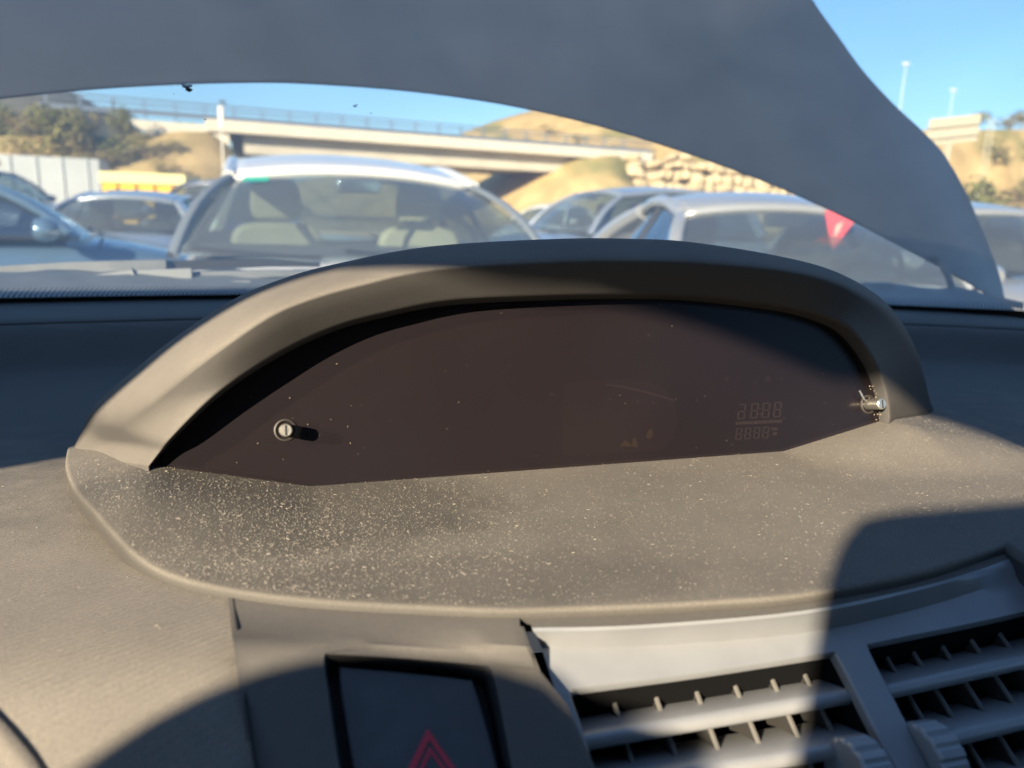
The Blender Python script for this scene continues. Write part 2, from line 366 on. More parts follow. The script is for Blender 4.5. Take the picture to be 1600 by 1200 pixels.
def seg7(px, py, wd, ht, on, skew, name):
    a = .17*wd; g = .06*wd; H = ht/2
    segs = {'a': [(g, 0), (wd-g, 0), (wd-g-a, a), (g+a, a)], 'd': [(g+a, ht-a), (wd-g-a, ht-a), (wd-g, ht), (g, ht)], 'g': [(g+a*.5, H), (g+a, H-a/2), (wd-g-a, H-a/2), (wd-g-a*.5, H), (wd-g-a, H+a/2), (g+a, H+a/2)],
            'f': [(0, g), (a, g+a), (a, H-g-a*.3), (0, H-g)], 'b': [(wd, g), (wd, H-g), (wd-a, H-g-a*.3), (wd-a, g+a)],
            'e': [(0, H+g), (a, H+g+a*.3), (a, ht-g-a), (0, ht-g)], 'c': [(wd, H+g), (wd, ht-g), (wd-a, ht-g-a), (wd-a, H+g+a*.3)]}
    m = MB()
    for s_ in on:
        P = [on_board(px+x+skew*(ht-y), py+y, .001) for x, y in segs[s_]]; m.prism(P, -ln*.0004)
    return m.build(name, 'lcd_ghost', hood, smooth=False)
for i, (x, on) in enumerate(((1152, 'abgedc'), (1172, 'abcdefg'), (1190, 'abcdefg'), (1208, 'abcdefg'))):
    seg7(x, 631-.055*(x-1152), 11.5, 24, on, .12, 'clock_digit')
m = MB()
for dy in (8, 16): m.prism([on_board(1187+dx, 630+dy+ey, .001) for dx, ey in ((0, 0), (2.2, 0), (2.2, 2.2), (0, 2.2))], -ln*.0004)
m.build('clock_colon', 'lcd_ghost', hood, smooth=False)
for i, x in enumerate((1149, 1163, 1177, 1191)):
    seg7(x, 669-.055*(x-1149), 9.5, 18, 'abcdefg', .12, 'clock_digit')
m = MB(); random.seed(3)
for r_ in range(1):
    x = 1150
    while x < 1222:
        ww = random.uniform(2, 5)
        m.prism([on_board(x+a_, 659+b_-.05*(x-1150), .001) for a_, b_ in ((0, 0), (ww, 0), (ww, 5), (0, 5))], -ln*.0004); x += ww+1.2
for (x, y, a_, b_) in ((1206, 668, 9, 4), (1208, 675, 6, 5), (1224, 652, 3, 2)): m.prism([on_board(x+q, y+s_, .001) for q, s_ in ((0, 0), (a_, 0), (a_, b_), (0, b_))], -ln*.0004)
m.build('display_caption', 'lcd_ghost', hood, smooth=False)
for pts in ([(968, 698), (977, 687), (985, 693), (995, 697)], [(988, 698), (989, 685), (994, 684), (997, 699)], [(1009, 684), (1013, 672), (1019, 670), (1021, 680), (1016, 686)]):
    MB().prism([on_board(*p, .001) for p in pts], -ln*.0004).build('warning_icon', 'icon_amber', hood, smooth=False)
mat('icon_faint', (.07, .06, .055), .6)
for (x, y, q) in ((1136, 591, 7), (1155, 590, 3), (1181, 598, 4), (1200, 592, 10), (1222, 592, 5)):
    MB().prism([on_board(x+a_*q, y+b_*q*.8, .001) for a_, b_ in ((-.5, -.5), (.5, -.5), (.3, 0), (.5, .5), (-.5, .5), (-.3, 0))], -ln*.0004).build('warning_icon', 'icon_faint', hood, smooth=False)
def peg(px, py, length, rad):
    c = on_lens(px, py, 0.); seg = 20; ex, ey = lx, ly
    ring = lambda r, o: [c+ln*o+ex*r*math.cos(2*math.pi*k/seg)+ey*r*math.sin(2*math.pi*k/seg) for k in range(seg)]
    p = MB().loft([ring(rad*.9, -.002), ring(rad*.9, length-.0006), ring(rad*.75, length), ring(rad*.05, length)], True).build('fixing_peg', 'screw_steel', hood, angle=30)
    MB().loft([ring(rad*1.6, 0.0001), ring(rad*1.55, .0008), ring(rad*1.35, .0012), ring(rad*1.2, .0006), ring(rad*1.15, -.001)], True).build('washer', 'lens_ring', p)
    MB().box(c+ln*(length+.0001), (rad*.22, .0004, rad*1.35), Matrix((ex, ln, ey)).transposed()).build('slot', 'black_plastic', p, smooth=False)
    return p
mat('lens_ring', (.03, .026, .025), .55)
peg(446, 672, .0145, .0035); peg(1356, 632, .012, .0038)
# grit swept into the display's corner, and a bent bristle
m = MB(); random.seed(5)
for i in range(260):
    t = random.random(); px = 1388-abs(random.gauss(0, 10))-6*t*(1-t); py = 598+56*t+random.uniform(-4, 4)
    if px > 1392: continue
    c = on_lens(min(px, 1388), py, random.uniform(.0003, .002)); q = random.uniform(.0002, .0006)
    m.box(c, (q, q, q*random.uniform(1, 3)), Matrix.Rotation(random.uniform(0, 3), 3, 'X') @ Matrix.Rotation(random.uniform(0, 3), 3, 'Y'))
mat('grit', (.30, .25, .18), .9, 0, .5, 900)
tag(m.build('corner_grit', 'grit', hood, smooth=False), kind='stuff')
MB().tube([on_lens(1343, 610, .003), on_lens(1350, 624, .0035), on_lens(1354, 627, .003)], .0006, 6).build('bent_clip', 'screw_steel', hood)

m = MB(); random.seed(9)
for i in range(90):
    c = on_lens(random.uniform(300, 1370), random.uniform(470, 740), .0004)
    if not inside(((c-L1).dot(lx), (c-L1).dot(ly)), lp): continue
    q = random.uniform(.0001, .00026); m.box(c, (q*random.choice((1, 1, 3)), q*.4, q), Matrix.Rotation(random.uniform(0, 3), 3, 'Y'))
tag(m.build('lens_dust', 'grit', hood, smooth=False), kind='stuff')
# --- main dashboard skin: near shelf, rise, ledge at the windscreen
WS_BASE = lambda x: .915-.17*((x-CX)/.72)**2*.9        # glass meets ledge (plan curve)
def dash_z(x, y):
    yb = WS_BASE(x)
    z = ZD+.0285*sstep(yb-.20, yb-.145, y) + .0*y
    t = .2255-y; e = .016; z -= (.60-.25*sstep(-.03, -.3, x))*.5*(t+math.sqrt(t*t+e*e))
    z += .006*sstep(.62, .3, abs(x-CX)) * 0
    z -= .08*max(0, abs(x-CX)-.52)**2
    return z
def on_dash(px, py):
    z = ZD
    for _ in range(30): p = on_z(px, py, z); z = .5*z+.5*dash_z(p.x, p.y)
    return on_z(px, py, z)
seam = [on_dash(*p) for p in ((363, 928), (366, 950), (374, 1020), (386, 1110), (400, 1200), (420, 1330))]
right_cut = [on_z(*p, ZD) for p in ((1560, 846), (1600, 868), (1680, 905))]
front = [Vector((-.62, .02)), Vector((-.3, .04)), Vector((seam[-1].x, .075))] + [Vector((p.x, p.y)) for p in reversed(seam)]
front += [Vector((seam[0].x+.02, seam[0].y+.04)), Vector((.1, .31)), Vector((.2, .325)), Vector((.32, .335)), Vector((right_cut[0].x-.01, right_cut[0].y+.02))] + [p.xy for p in right_cut] + [Vector((.86, .08))]
bk = [Vector((CX+.72*q, WS_BASE(CX+.72*q)+.004)) for q in (1, .8, .6, .4, .2, 0, -.2, -.4, -.6, -.8, -1)]
dp = front+bk
gap = lambda x, y: y-(WS_BASE(x)-.135)
vs, fs = sheet(dp, lambda x, y: Vector((x, y, dash_z(x, y))), .012)
dash = MB().add(vs, fs).build('dashboard', 'dash_skin', car, angle=50)
# defroster ledge: a separate trim strip set proud of the skin, with a slot between
rows = []
for o_, dz in ((-.137, -.004), (-.136, .0015), (-.130, .0035), (-.06, .0045), (-.004, .005), (.002, -.004)):
    rows.append([Vector((CX+.70*q/24, WS_BASE(CX+.70*q/24)+o_, dash_z(CX+.70*q/24, WS_BASE(CX)-.05)+dz)) for q in range(-24, 25)])
MB().loft(rows).build('defroster_ledge', 'panel_skin', car, angle=50)
# lower left driver-side panel behind its curved seam
rows = []
sp_ = [on_dash(*p) for p in ((-60, 1075), (0, 1122), (30, 1155), (58, 1190), (80, 1230), (100, 1280))]
for o_, dz in ((0., .0006), (.0006, .0013), (.004, .0014), (.03, -.004), (.06, -.016)):
    rows.append([Vector((p.x-o_*.75, p.y-o_*.65, dash_z(p.x-o_*.75, p.y-o_*.65)+dz)) for p in cr(sp_, 4)])
MB().loft(rows).build('meter_panel', 'dash_skin', car, angle=60)
m = MB()
m.tube([Vector((p.x, p.y, dash_z(p.x, p.y)+.0002)) for p in cr(sp_, 4)], .0007, 6); m.build('panel_seam', 'rubber', car)
MB().tube([Vector((p.x, p.y, dash_z(p.x, p.y)+.0011)) for p in seam], .0006, 6).build('panel_seam', 'rubber', car)
# small right panel beyond the silver bezel
rc = [on_z(*p, ZD+.004) for p in ((1562, 845), (1600, 826), (1700, 790), (1760, 860), (1700, 912), (1600, 872))]
MB().prism(rc, (0, 0, -.02)).build('side_panel', 'panel_skin', car, smooth=True, bevel=.003)

# --- centre stack: gently sloping face that carries hazard switch and air vents
FN = Vector((0, -math.sin(R(31)), math.cos(R(31)))); FX = Vector((1, 0, 0)); FT = FX.cross(FN)      # FT points down the slope (towards the seat) or up
if FT.y > 0: FT = -FT
F0 = on_z(600, 1022, ZP-.0072)
def on_F(px, py, off=0.): return on_plane(px, py, F0+FN*off, FN)
F2o = -.006
def fxy(p): return ((p-F0).dot(FX), (p-F0).dot(FT))
def F3(x, y, off=0.): return F0+FX*x+FT*y+FN*off
# hazard panel: three top rows then the face with a hole
r0 = cr([on_z(*p, ZP-.0028) for p in ((355, 905), (480, 918), (650, 935), (812, 944))], 6)
r1 = cr([on_z(*p, ZP-.0034) for p in ((357, 945), (480, 957), (650, 973), (812, 978))], 6)
r2 = cr([on_z(*p, ZP-.0052) for p in ((361, 980), (480, 990), (650, 1000), (822, 1010))], 6)
r3 = cr([on_F(*p) for p in ((366, 1015), (480, 1020), (650, 1030), (838, 1048))], 6)
mid = [(a+b)/2+Vector((0, -.0005, .0012)) for a, b in zip(r2, r3)]
mb = MB().loft([r0, r1, r2, mid, r3])
outer = [fxy(p) for p in r3]+[fxy(on_F(*p)) for p in ((880, 1100), (945, 1250), (985, 1360), (428, 1400), (394, 1230))]
rec = cr([fxy(on_F(*p)) for p in ((506, 1030), (522, 1018), (610, 1014), (700, 1022), (752, 1036), (772, 1060), (800, 1200), (830, 1335), (790, 1355), (600, 1350), (560, 1340), (530, 1200), (514, 1090))], 4, True)
vs, fs = sheet(outer, lambda x, y: F3(x, y), .012, [rec]); mb.add(vs, fs)
side = [r1[-1], r2[-1], r3[-1]]+[on_F(*p) for p in ((880, 1100), (945, 1250), (985, 1360))]
mb.loft([side, [p+Vector((.0015, 0, -.0005)) for p in side], [p+Vector((.004, -.001, -.014)) for p in side]])
panel = mb.build('hazard_panel', 'panel_skin', car, angle=35)
mb = MB(); wall = [F3(*p) for p in rec]; ctr = sum(wall, Vector())/len(wall)
mb.loft([[p for p in wall], [p+(ctr-p)*.03-FN*.0015 for p in wall], [p+(ctr-p)*.05-FN*.012 for p in wall]], True)
mb.add([p+(ctr-p)*.05-FN*.012 for p in wall], [tuple(range(len(wall)))])
mb.build('switch_recess', 'black_plastic', panel, angle=50)
bt = cr([fxy(on_F(*p, -.003)) for p in ((530, 1043), (540, 1041), (640, 1050), (728, 1060), (740, 1066), (760, 1130), (781, 1210), (805, 1318), (795, 1328), (590, 1330), (578, 1320), (553, 1210), (532, 1080))], 3, True)
BT = [F3(*p, -.003) for p in bt]; bc = sum(BT, Vector())/len(BT)
mb = MB().loft([[p-FN*.008 for p in BT], [p-FN*.001 for p in BT], [p+(bc-p)*.025-FN*.0002 for p in BT], [p+(bc-p)*.06 for p in BT]], True)
mb.add([p+(bc-p)*.06 for p in BT], [tuple(range(len(BT)))])
btn = mb.build('hazard_switch', 'button_skin', car, angle=40)
tag(btn, 'square hazard switch with red double triangle')
def tri(apex, bl, br, wd):
    A, B_, Cc = (on_F(*p, -.0027) for p in (apex, bl, br)); c = (A+B_+Cc)/3; k = 1-wd
    o = [A, B_, Cc]; i_ = [c+(p-c)*k for p in o]
    return MB().loft([o, i_], True)
tri((668, 1138), (624, 1228), (738, 1238), .30).build('warning_triangle', 'hazard_red', btn, smooth=False)
tri((671, 1166), (650, 1212), (708, 1217), .36).build('warning_triangle', 'hazard_red', btn, smooth=False)

# silver bezel with two vent mouths
e0 = cr([on_z(*p, ZP-.003) for p in ((822, 945), (1000, 946), (1250, 928), (1420, 897), (1530, 866), (1600, 840), (1700, 800))], 5)
e1 = cr([on_z(*p, ZP-.0048) for p in ((832, 985), (1000, 980), (1250, 958), (1420, 924), (1530, 893), (1600, 866), (1700, 826))], 5)
e2 = cr([on_F(*p, F2o) for p in ((846, 1012), (1000, 1010), (1250, 990), (1420, 955), (1530, 922), (1600, 898), (1700, 862))], 5)
mb = MB(); m1 = [(a*.5+b*.5)+Vector((0, 0, .0012)) for a, b in zip(e1, e2)]
mb.loft([e0, lerp(e0, e1, .9)]); shelf = mb.build('bezel_shelf', 'panel_skin', car, angle=60)
mb = MB().loft([lerp(e0, e1, .9), lerp(e1, m1, .2), m1, e2])
outer = [fxy(p) for p in e2]+[fxy(on_F(*p, F2o)) for p in ((1830, 880), (1990, 1080), (2080, 1450), (1000, 1480), (925, 1260))]
def rounded(px, k=4): return cr([fxy(on_F(*p, F2o)) for p in px], k, True)
vl = rounded([(890, 1086), (896, 1078), (910, 1074), (1100, 1049), (1290, 1020), (1304, 1019), (1313, 1030), (1360, 1120), (1420, 1240), (1480, 1380), (1470, 1400), (1200, 1420), (1000, 1425), (985, 1410), (940, 1250), (905, 1130)])
vr = rounded([(1356, 1014), (1362, 1006), (1375, 1002), (1500, 977), (1600, 955), (1760, 915), (1790, 925), (1850, 1040), (1900, 1180), (1880, 1230), (1700, 1300), (1560, 1345), (1530, 1340), (1450, 1200), (1400, 1100)])
vs, fs = sheet(outer, lambda x, y: F3(x, y, F2o), .01, [vl, vr]); mb.add(vs, fs)
for hole in (vl, vr):
    q = [F3(*p, F2o) for p in hole]; cc = sum(q, Vector())/len(q)
    mb.loft([q, [p+(cc-p)*.012-FN*.0006 for p in q], [p+(cc-p)*.018-FN*.005 for p in q]], True)
bez = mb.build('silver_bezel', 'silver_plastic', car, angle=35)
def vent(hole, vanes, fins, name, wheel):
    q = [F3(*p, F2o) for p in hole]; cc = sum(q, Vector())/len(q); inn = [p+(cc-p)*.02-FN*.004 for p in q]; dv = Vector((0, .30, -.95)).normalized()*.055
    mb = MB().loft([inn, [p+dv for p in inn]], True); mb.add([p+dv for p in inn], [tuple(range(len(inn)))])
    v = mb.build(name, 'vent_dark', car, angle=50)
    dirin = Vector((0, .93, -.36)).normalized(); up = FX.cross(dirin)
    if up.z < 0: up = -up
    for (a, b) in vanes:
        A, B_ = on_F(*a, F2o-.004), on_F(*b, F2o-.004); rws = []
        prof = [(0, 0), (.0006, .0018), (.0025, .003), (.024, .0028), (.025, 0), (.024, -.0015), (.003, -.0030), (.0006, -.0018)]
        for P in (A, B_): rws.append([P+dirin*d+up*h_ for d, h_ in prof])
        MB().loft(rws, True, True).build('slat', 'silver_vane', v, angle=50)
    for (px, py0, py1) in fins:
        a, b = on_F(px, py0, F2o-.007), on_F(px+.52*(py1-py0), py1, F2o-.007)
        a.x = b.x = (a.x+b.x)/2; a += dirin*.006; b += dirin*.006
        MB().prism([a, b, b+dirin*.035, a+dirin*.035], (.0011, 0, 0)).build('fin', 'fin_grey', v, smooth=False); MB().tube([a+Vector((.0005, 0, 0)), b+Vector((.0005, 0, 0))], .0009, 6).build('fin_edge', 'fin_lit_edge', v)
    if wheel:
        wl = MB(); c = on_F(*wheel, F2o-.001); ax = FX; r_ = .0125; rws = []
        seg = 64
        for o_, rr in ((-.0055, .6), (-.0055, .93), (-.0045, 1.), (.0045, 1.), (.0055, .93), (.0055, .6)):
            row = []
            for k in range(seg):
                th = 2*math.pi*k/seg; rb = r_*rr*(1-(.06 if (k % 4) in (0,) and rr > .9 else 0))
                row.append(c+ax*o_+FN*rb*math.cos(th)+FT*rb*math.sin(th)-FN*.004)
            rws.append(row)
        wl.loft(rws, True, True).build('thumb_wheel', 'silver_vane', v, angle=30)
mat('fin_grey', (.03, .029, .027), .6); mat('fin_lit_edge', (.13, .125, .115), .45)  # paler edge colour paints the sunlit fronts of the dark fins
vent(vl, [((902, 1166), (1338, 1090)), ((930, 1240), (1385, 1165)), ((960, 1330), (1440, 1245))], [(x, 1082-.14*(x-900)+2, 1380) for x in (930, 1000, 1068, 1134, 1198, 1254)], 'air_vent', (1352, 1205))
vent(vr, [((1385, 1086), (1795, 995)), ((1440, 1172), (1835, 1076)), ((1500, 1270), (1860, 1170))], [(x, 1012-.2*(x-1360)+2, 1300) for x in (1395, 1440, 1490, 1540, 1590)], 'air_vent', (1462, 1180))

# lower fascia below the dashboard's front edge, both sides of the centre stack
for e_ in ([right_cut[-1].xy, Vector((.6, right_cut[-1].y*.6+.03)), Vector((.86, .08))], [Vector((-.56, .022)), Vector((-.3, .04)), Vector((seam[-1].x, .075))]):
    rows = []
    for dy, dz in ((.004, -.001), (-.006, -.006), (-.008, -.02), (.02, -.16), (.06, -.45)): rows.append([Vector((p.x, p.y+dy, dash_z(p.x, p.y)+dz)) for p in cr(e_, 6)])
    MB().loft(rows).build('lower_fascia', 'panel_skin', car, angle=60)
# --- dust lying on the dashboard as real flakes and lint
m = MB(); random.seed(11)
def flakes(n_, rnd, zf, q0, q1, fib):
    k = 0
    while k < n_:
        x, y = rnd()
        if x is None: continue
        z = zf(x, y)+.00015; k += 1
        a = random.uniform(0, 6.28); q = random.uniform(q0, q1); t = random.uniform(-.6, .6)
        if random.random() < fib: dx, dy, wv = q*random.uniform(2, 5), 0, q*.25
        else: dx, dy, wv = q, 0, q*random.uniform(.6, 1)
        c, s_ = math.cos(a), math.sin(a)
        P = [Vector((x+ux*dx*c-uy*wv*s_, y+ux*dx*s_+uy*wv*c, z+ux*dx*t*.4+uz)) for ux, uy, uz in ((-.5, -.5, 0), (.5, -.5, 0), (.5, .5, .0001), (-.5, .5, .0001))]
        m.add(P, [(0, 1, 2, 3)])
def rp():
    x, y = random.uniform(-.13, .45), random.uniform(.2, .42)
    if not inside((x, y), pad_poly): return None, None
    return x, y
flakes(15000, rp, pad_z, .00012, .00036, .08)
def rpl():
    x, y = random.gauss(-.03, .06), random.gauss(.29, .045)
    if not inside((x, y), pad_poly): return None, None
    return x, y
flakes(12000, rpl, pad_z, .00012, .00042, .08)
def rd():
    x, y = random.uniform(-.3, .0), random.uniform(.12, .40)
    if inside((x, y), pad_poly) or x > seam[0].x: return None, None
    return x, y
flakes(2200, rd, dash_z, .00012, .00036, .2)
mat('dust_fleck', (.36, .325, .27), .8, 0, .2, 300)
tag(m.build('dust', 'dust_fleck', car, smooth=False), 'pale dust and lint flecks lying on the dashboard', kind='stuff')

# --- windscreen, its black edging and dirt
WZ = 1.1365
def ws(u, v):                                          # u across (-1..1), v up the slope (0..1)
    x = CX+.74*u*(1-.06*v); y = WS_BASE(CX+.74*u)-.006-.93*v+.05*v*(1-v)
    return Vector((x, y, WZ+.565*v+.06*v*(1-v)))
rows = [[ws(-1+2*i/32, j/16) for i in range(33)] for j in range(17)]
glass = MB().loft(rows).build('windscreen', 'windshield_glass', car, angle=180)
tag(glass, 'dusty windscreen above the dashboard')
mb = MB().loft([[ws(-1+2*i/48, v)+Vector((0, -.002, -.002)) for i in range(49)] for v in (-.01, .0045, .009)])
mb.build('black_edging', 'rubber', glass)
m = MB()
for i in range(330):
    for r_ in range(5):
        u = -.98+1.96*(i+.5*(r_ % 2))/330; v = .0105+.0035*r_; p = ws(u, v)+Vector((0, -.0016, -.0016)); q = .00155-.0002*r_
        a = Vector((q, 0, 0)); b = (ws(u, v+.01)-ws(u, v)).normalized()*q*1.0
        m.add([p-a*.6-b, p+a*.6-b, p+a-b*.2, p+a*.6+b, p-a*.6+b, p-a-b*.2], [(0, 1, 2, 3, 4, 5)])
tag(m.build('dotted_edging', 'rubber', glass, smooth=False), kind='stuff')
def on_glass(px, py):
    d = ray(px, py); best = None
    for i in range(4000):
        t = .2+i*.0004; p = CAM+d*t; u = (p.x-CX)/.74
        v = (p.z-WZ)/.6
        for _ in range(3): v = (p.z-WZ)/(.565+.06*(1-v))
        u = (p.x-CX)/(.74*(1-.06*v))
        if p.y >= ws(u, v).y: return p
    return CAM+d*.8
random.seed(2)
for (px, py, q) in ((293, 138, 7), (272, 147, 1.6), (321, 187, 2.2), (555, 166, 3), (580, 178, 2), (695, 235, 1.8), (418, 243, 1.3)):
    c = on_glass(px, py); s_ = q/FPX*c.length*.33; m = MB()
    for k in range(3 if q > 2.5 else 1):
        o_ = Vector((random.uniform(-.7, .7)*s_, -.001, random.uniform(-.6, .6)*s_)); rr = s_*random.uniform(.6, .95)
        rows = [[c+o_+Vector((rr*rd_*math.cos(a)*(1+.35*math.sin(3*a+k)), -.0006*(1-rd_), rr*rd_*math.sin(a)*(.7+.3*math.cos(2*a+k)))) for a in [2*math.pi*j/12 for j in range(12)]] for rd_ in (.05, .6, 1.)]
        m.loft(rows, True)
    m.build('dirt_spot', 'rubber', glass)

# --- raised bonnet, hinged at the windscreen corners
HB = on_y(1566, 473, .845); BA = R(58)
BN = Vector((0, -math.sin(BA), math.cos(BA))); BU = Vector((0, math.cos(BA), math.sin(BA)))
cxh = CX-HB.x; BW = abs(cxh)
def bon_off(x, y):
    s_ = abs(x-cxh); return .012*(1-(s_/BW)**2)-.55*min(.35, max(0, s_-(BW*.68-.10*max(0, min(y, .5)))))**2
def on_B(px, py):
    p = on_plane(px, py, HB, BN)
    for _ in range(200): p = p*.85+.15*on_plane(px, py, HB+BN*bon_off((p-HB).x, (p-HB).dot(BU)), BN)
    return p
low = [(0, 151), (150, 136), (300, 128), (420, 126), (500, 129), (600, 136), (700, 147), (800, 163), (900, 185), (1000, 213), (1100, 246), (1200, 283), (1300, 327), (1400, 378), (1480, 421), (1540, 456), (1562, 471)]
rgt = [(1572, 474), (1562, 430), (1532, 352), (1505, 292), (1478, 245), (1450, 213), (1400, 166), (1350, 112), (1310, 57), (1270, 0), (1225, -80)]
B2 = lambda p: ((p-HB).x, (p-HB).dot(BU))
lo2 = cr([B2(on_B(*p)) for p in low], 4); rg2 = cr([B2(on_B(*p)) for p in rgt], 4)
# complete the panel: mirrored left side about the car's centre line and a rounded nose out of frame
lft = [(2*cxh-p[0], p[1]) for p in reversed(rg2)]
apex = max(lo2, key=lambda p: p[1])
l_end = lft[-1]; cur = lo2[0]
fill = cr([Vector(l_end), Vector((l_end[0]+.06, l_end[1]+.02)), Vector((l_end[0]*.55+cur[0]*.45, l_end[1]*.5+cur[1]*.5+.01)), Vector(cur)], 5)[1:-1]
top_r, top_l = rg2[-1], lft[0]
nose = [Vector((top_r[0]*(1-t)+top_l[0]*t, top_r[1]+.12*math.sin(math.pi*t)**.6)) for t in (.1, .25, .4, .5, .6, .75, .9)]
poly = [Vector(p[:2]) for p in lo2]+[Vector(p[:2]) for p in rg2[1:]]+nose+[Vector(p) for p in lft]+[Vector(p) for p in fill]
def bon(x, y): return HB+Vector((1, 0, 0))*x+BU*y+BN*bon_off(x, y)
vs, fs = sheet(poly, bon, .03)
mb = MB().add(vs, fs); mb.add([p-BN*.004 for p in vs], fs)
rim = [bon(p[0], p[1]) for p in poly]; mb.loft([rim, [p-BN*.004 for p in rim]], True)
bonnet = mb.build('bonnet', 'bonnet_paint', car, angle=40)
tag(bonnet, 'raised dark grey bonnet standing up in front of the windscreen')
for sgn in (1, -1):
    h_ = HB.copy(); a = on_y(1462, 398, .90); b = on_y(1492, 462, .88)
    if sgn < 0: a.x = 2*CX-a.x; b.x = 2*CX-b.x
    MB().tube([a, (a+b)/2+Vector((.004*sgn, 0, 0)), b], .009, 8, flat=.5).build('bonnet_hinge', 'cowl_plastic', car)

# --- scuttle panel and wipers outside the glass
def scut(x, y):
    return WZ+.004+.055*sstep(WS_BASE(x), WS_BASE(x)+.16, y)
rows = []
for dy, dz in ((.003, 0), (.03, .002), (.06, .012), (.10, .02), (.13, .022), (.15, .018), (.17, -.02), (.2, -.3)):
    rows.append([Vector((CX+.74*q/30, WS_BASE(CX+.74*q/30)+dy, WZ-.004+dz+.002*math.sin(q*1.7)*(dy > .09))) for q in range(-30, 31)])
MB().loft(rows).build('scuttle_panel', 'cowl_plastic', car, angle=50)
mat('wiper_grey', (.17, .18, .185), .5, .2, .15, 30); mat('grey_cowl_trim', (.24, .25, .25), .55)
def bar(pts, wd, th, name, mt_, par, dep):
    """flat bar through pixels lying on the y = dep(x) curve outside the glass"""
    P = [on_y(*p, dep) for p in pts]; m = MB(); rws = []
    for i, p in enumerate(P):
        q = wd[i] if isinstance(wd, (list, tuple)) else wd
        rws.append([p+Vector((0, 0, q/2)), p+Vector((0, th, q/2)), p+Vector((0, th, -q/2)), p+Vector((0, 0, -q/2))])
    return m.loft(rws, True, True).build(name, mt_, par, bevel=.001)
wiper = bar([(-80, 436), (0, 427), (110, 419), (260, 414)], [.018, .016, .014, .013], .012, 'wiper', 'wiper_grey', car, 1.0)
bar([(255, 416), (330, 414), (420, 411), (500, 414)], [.012, .012, .009, .005], .01, 'blade', 'rubber', wiper, 1.01)
bar([(40, 448), (120, 440), (200, 434), (300, 430)], [.005, .010, .016, .016], .010, 'arm', 'grey_cowl_trim', wiper, .975)
bar([(245, 437), (330, 432), (420, 428), (520, 427)], [.016, .012, .009, .006], .010, 'wiper', 'wiper_grey', car, .985)
bar([(230, 455), (258, 441), (310, 443), (390, 444), (402, 450)], [.006, .005, .006, .007, .006], .010, 'wiper_pivot', 'grey_cowl_trim', car, .965)
bar([(205, 432), (212, 440), (216, 452)], [.020, .016, .008], .012, 'washer_nozzle', 'grey_cowl_trim', car, .97)
bar([(1360, 450), (1395, 449), (1402, 454), (1470, 458), (1540, 463), (1600, 478)], [.012, .012, .008, .008, .008, .01], .02, 'scuttle_edge', 'cowl_plastic', car, .90)
# --- cabin shell: roof, pillars and door frames round the seat (unseen; cut so the low sun enters over the driver's door and shades the dash)
XL, XR = -.57, .87
ap = [(.12, 1.17), (-.0, 1.30), (-.04, 1.344), (-.09, 1.392), (-.18, 1.475), (-.266, 1.546), (-.303, 1.563), (-.355, 1.583), (-.405, 1.604), (-.45, 1.627), (-.506, 1.645), (-.562, 1.657), (-.617, 1.666), (-.65, 1.68), (-.71, 1.694), (-.80, 1.694), (-.95, 1.66), (-.99, 1.60), (-1.02, 1.2), (-1.0, 1.14), (-.1, 1.12)]  # door opening, outline traced back from the shadow edges it must cast
def side_wall(x0, th, hole, name):
    yf = .84 if x0 < 0 else .68
    out = [(yf, 1.06), (yf, 1.14), (-.10, 1.735), (-2.3, 1.735), (-2.45, .9), (-2.4, .35), (.8, .35)]
    mb = MB()
    hs = [cr([Vector(p) for p in h], 3, True) for h in hole]
    for q in (x0, x0+th):
        vs, fs = sheet(out, lambda y, z: Vector((q, y, z)), .12, hs); mb.add(vs, fs)
    for lp_ in [[Vector(p) for p in out]]+hs: mb.loft([[Vector((x0, p[0], p[1])) for p in lp_], [Vector((x0+th, p[0], p[1])) for p in lp_]], True)
    return mb.build(name, 'shell_paint', car, smooth=False)
side_wall(XL, -.03, [ap], 'left_door_frame')
side_wall(XR, .03, [[(.2, 1.16), (-.3, 1.62), (-1.0, 1.68), (-1.04, 1.14)]], 'right_door_frame')
rows = [[Vector((XL-.03+(XR-XL+.06)*i/10, y, 1.715+.02*(1-((i-5)/5)**2)-(.012 if y > -.15 else 0))) for i in range(11)] for y in (-.11, -.2, -.6, -1.2, -2.3)]
MB().loft(rows).build('roof', 'headliner', car, angle=180, solid=.02)
MB().loft([[Vector((XL, -2.44, z)) if i == 0 else Vector((XR, -2.44, z)) for i in (0, 1)] for z in (.35, 1.5)]).build('tailgate', 'shell_paint', car, solid=.03)  # closed high and windowless to hold back fill light from behind
MB().loft([[Vector((XL, y, .35)), Vector((XR, y, .35))] for y in (-2.4, 1.0)]).build('cabin_floor', 'seat_cloth', car, solid=.02)
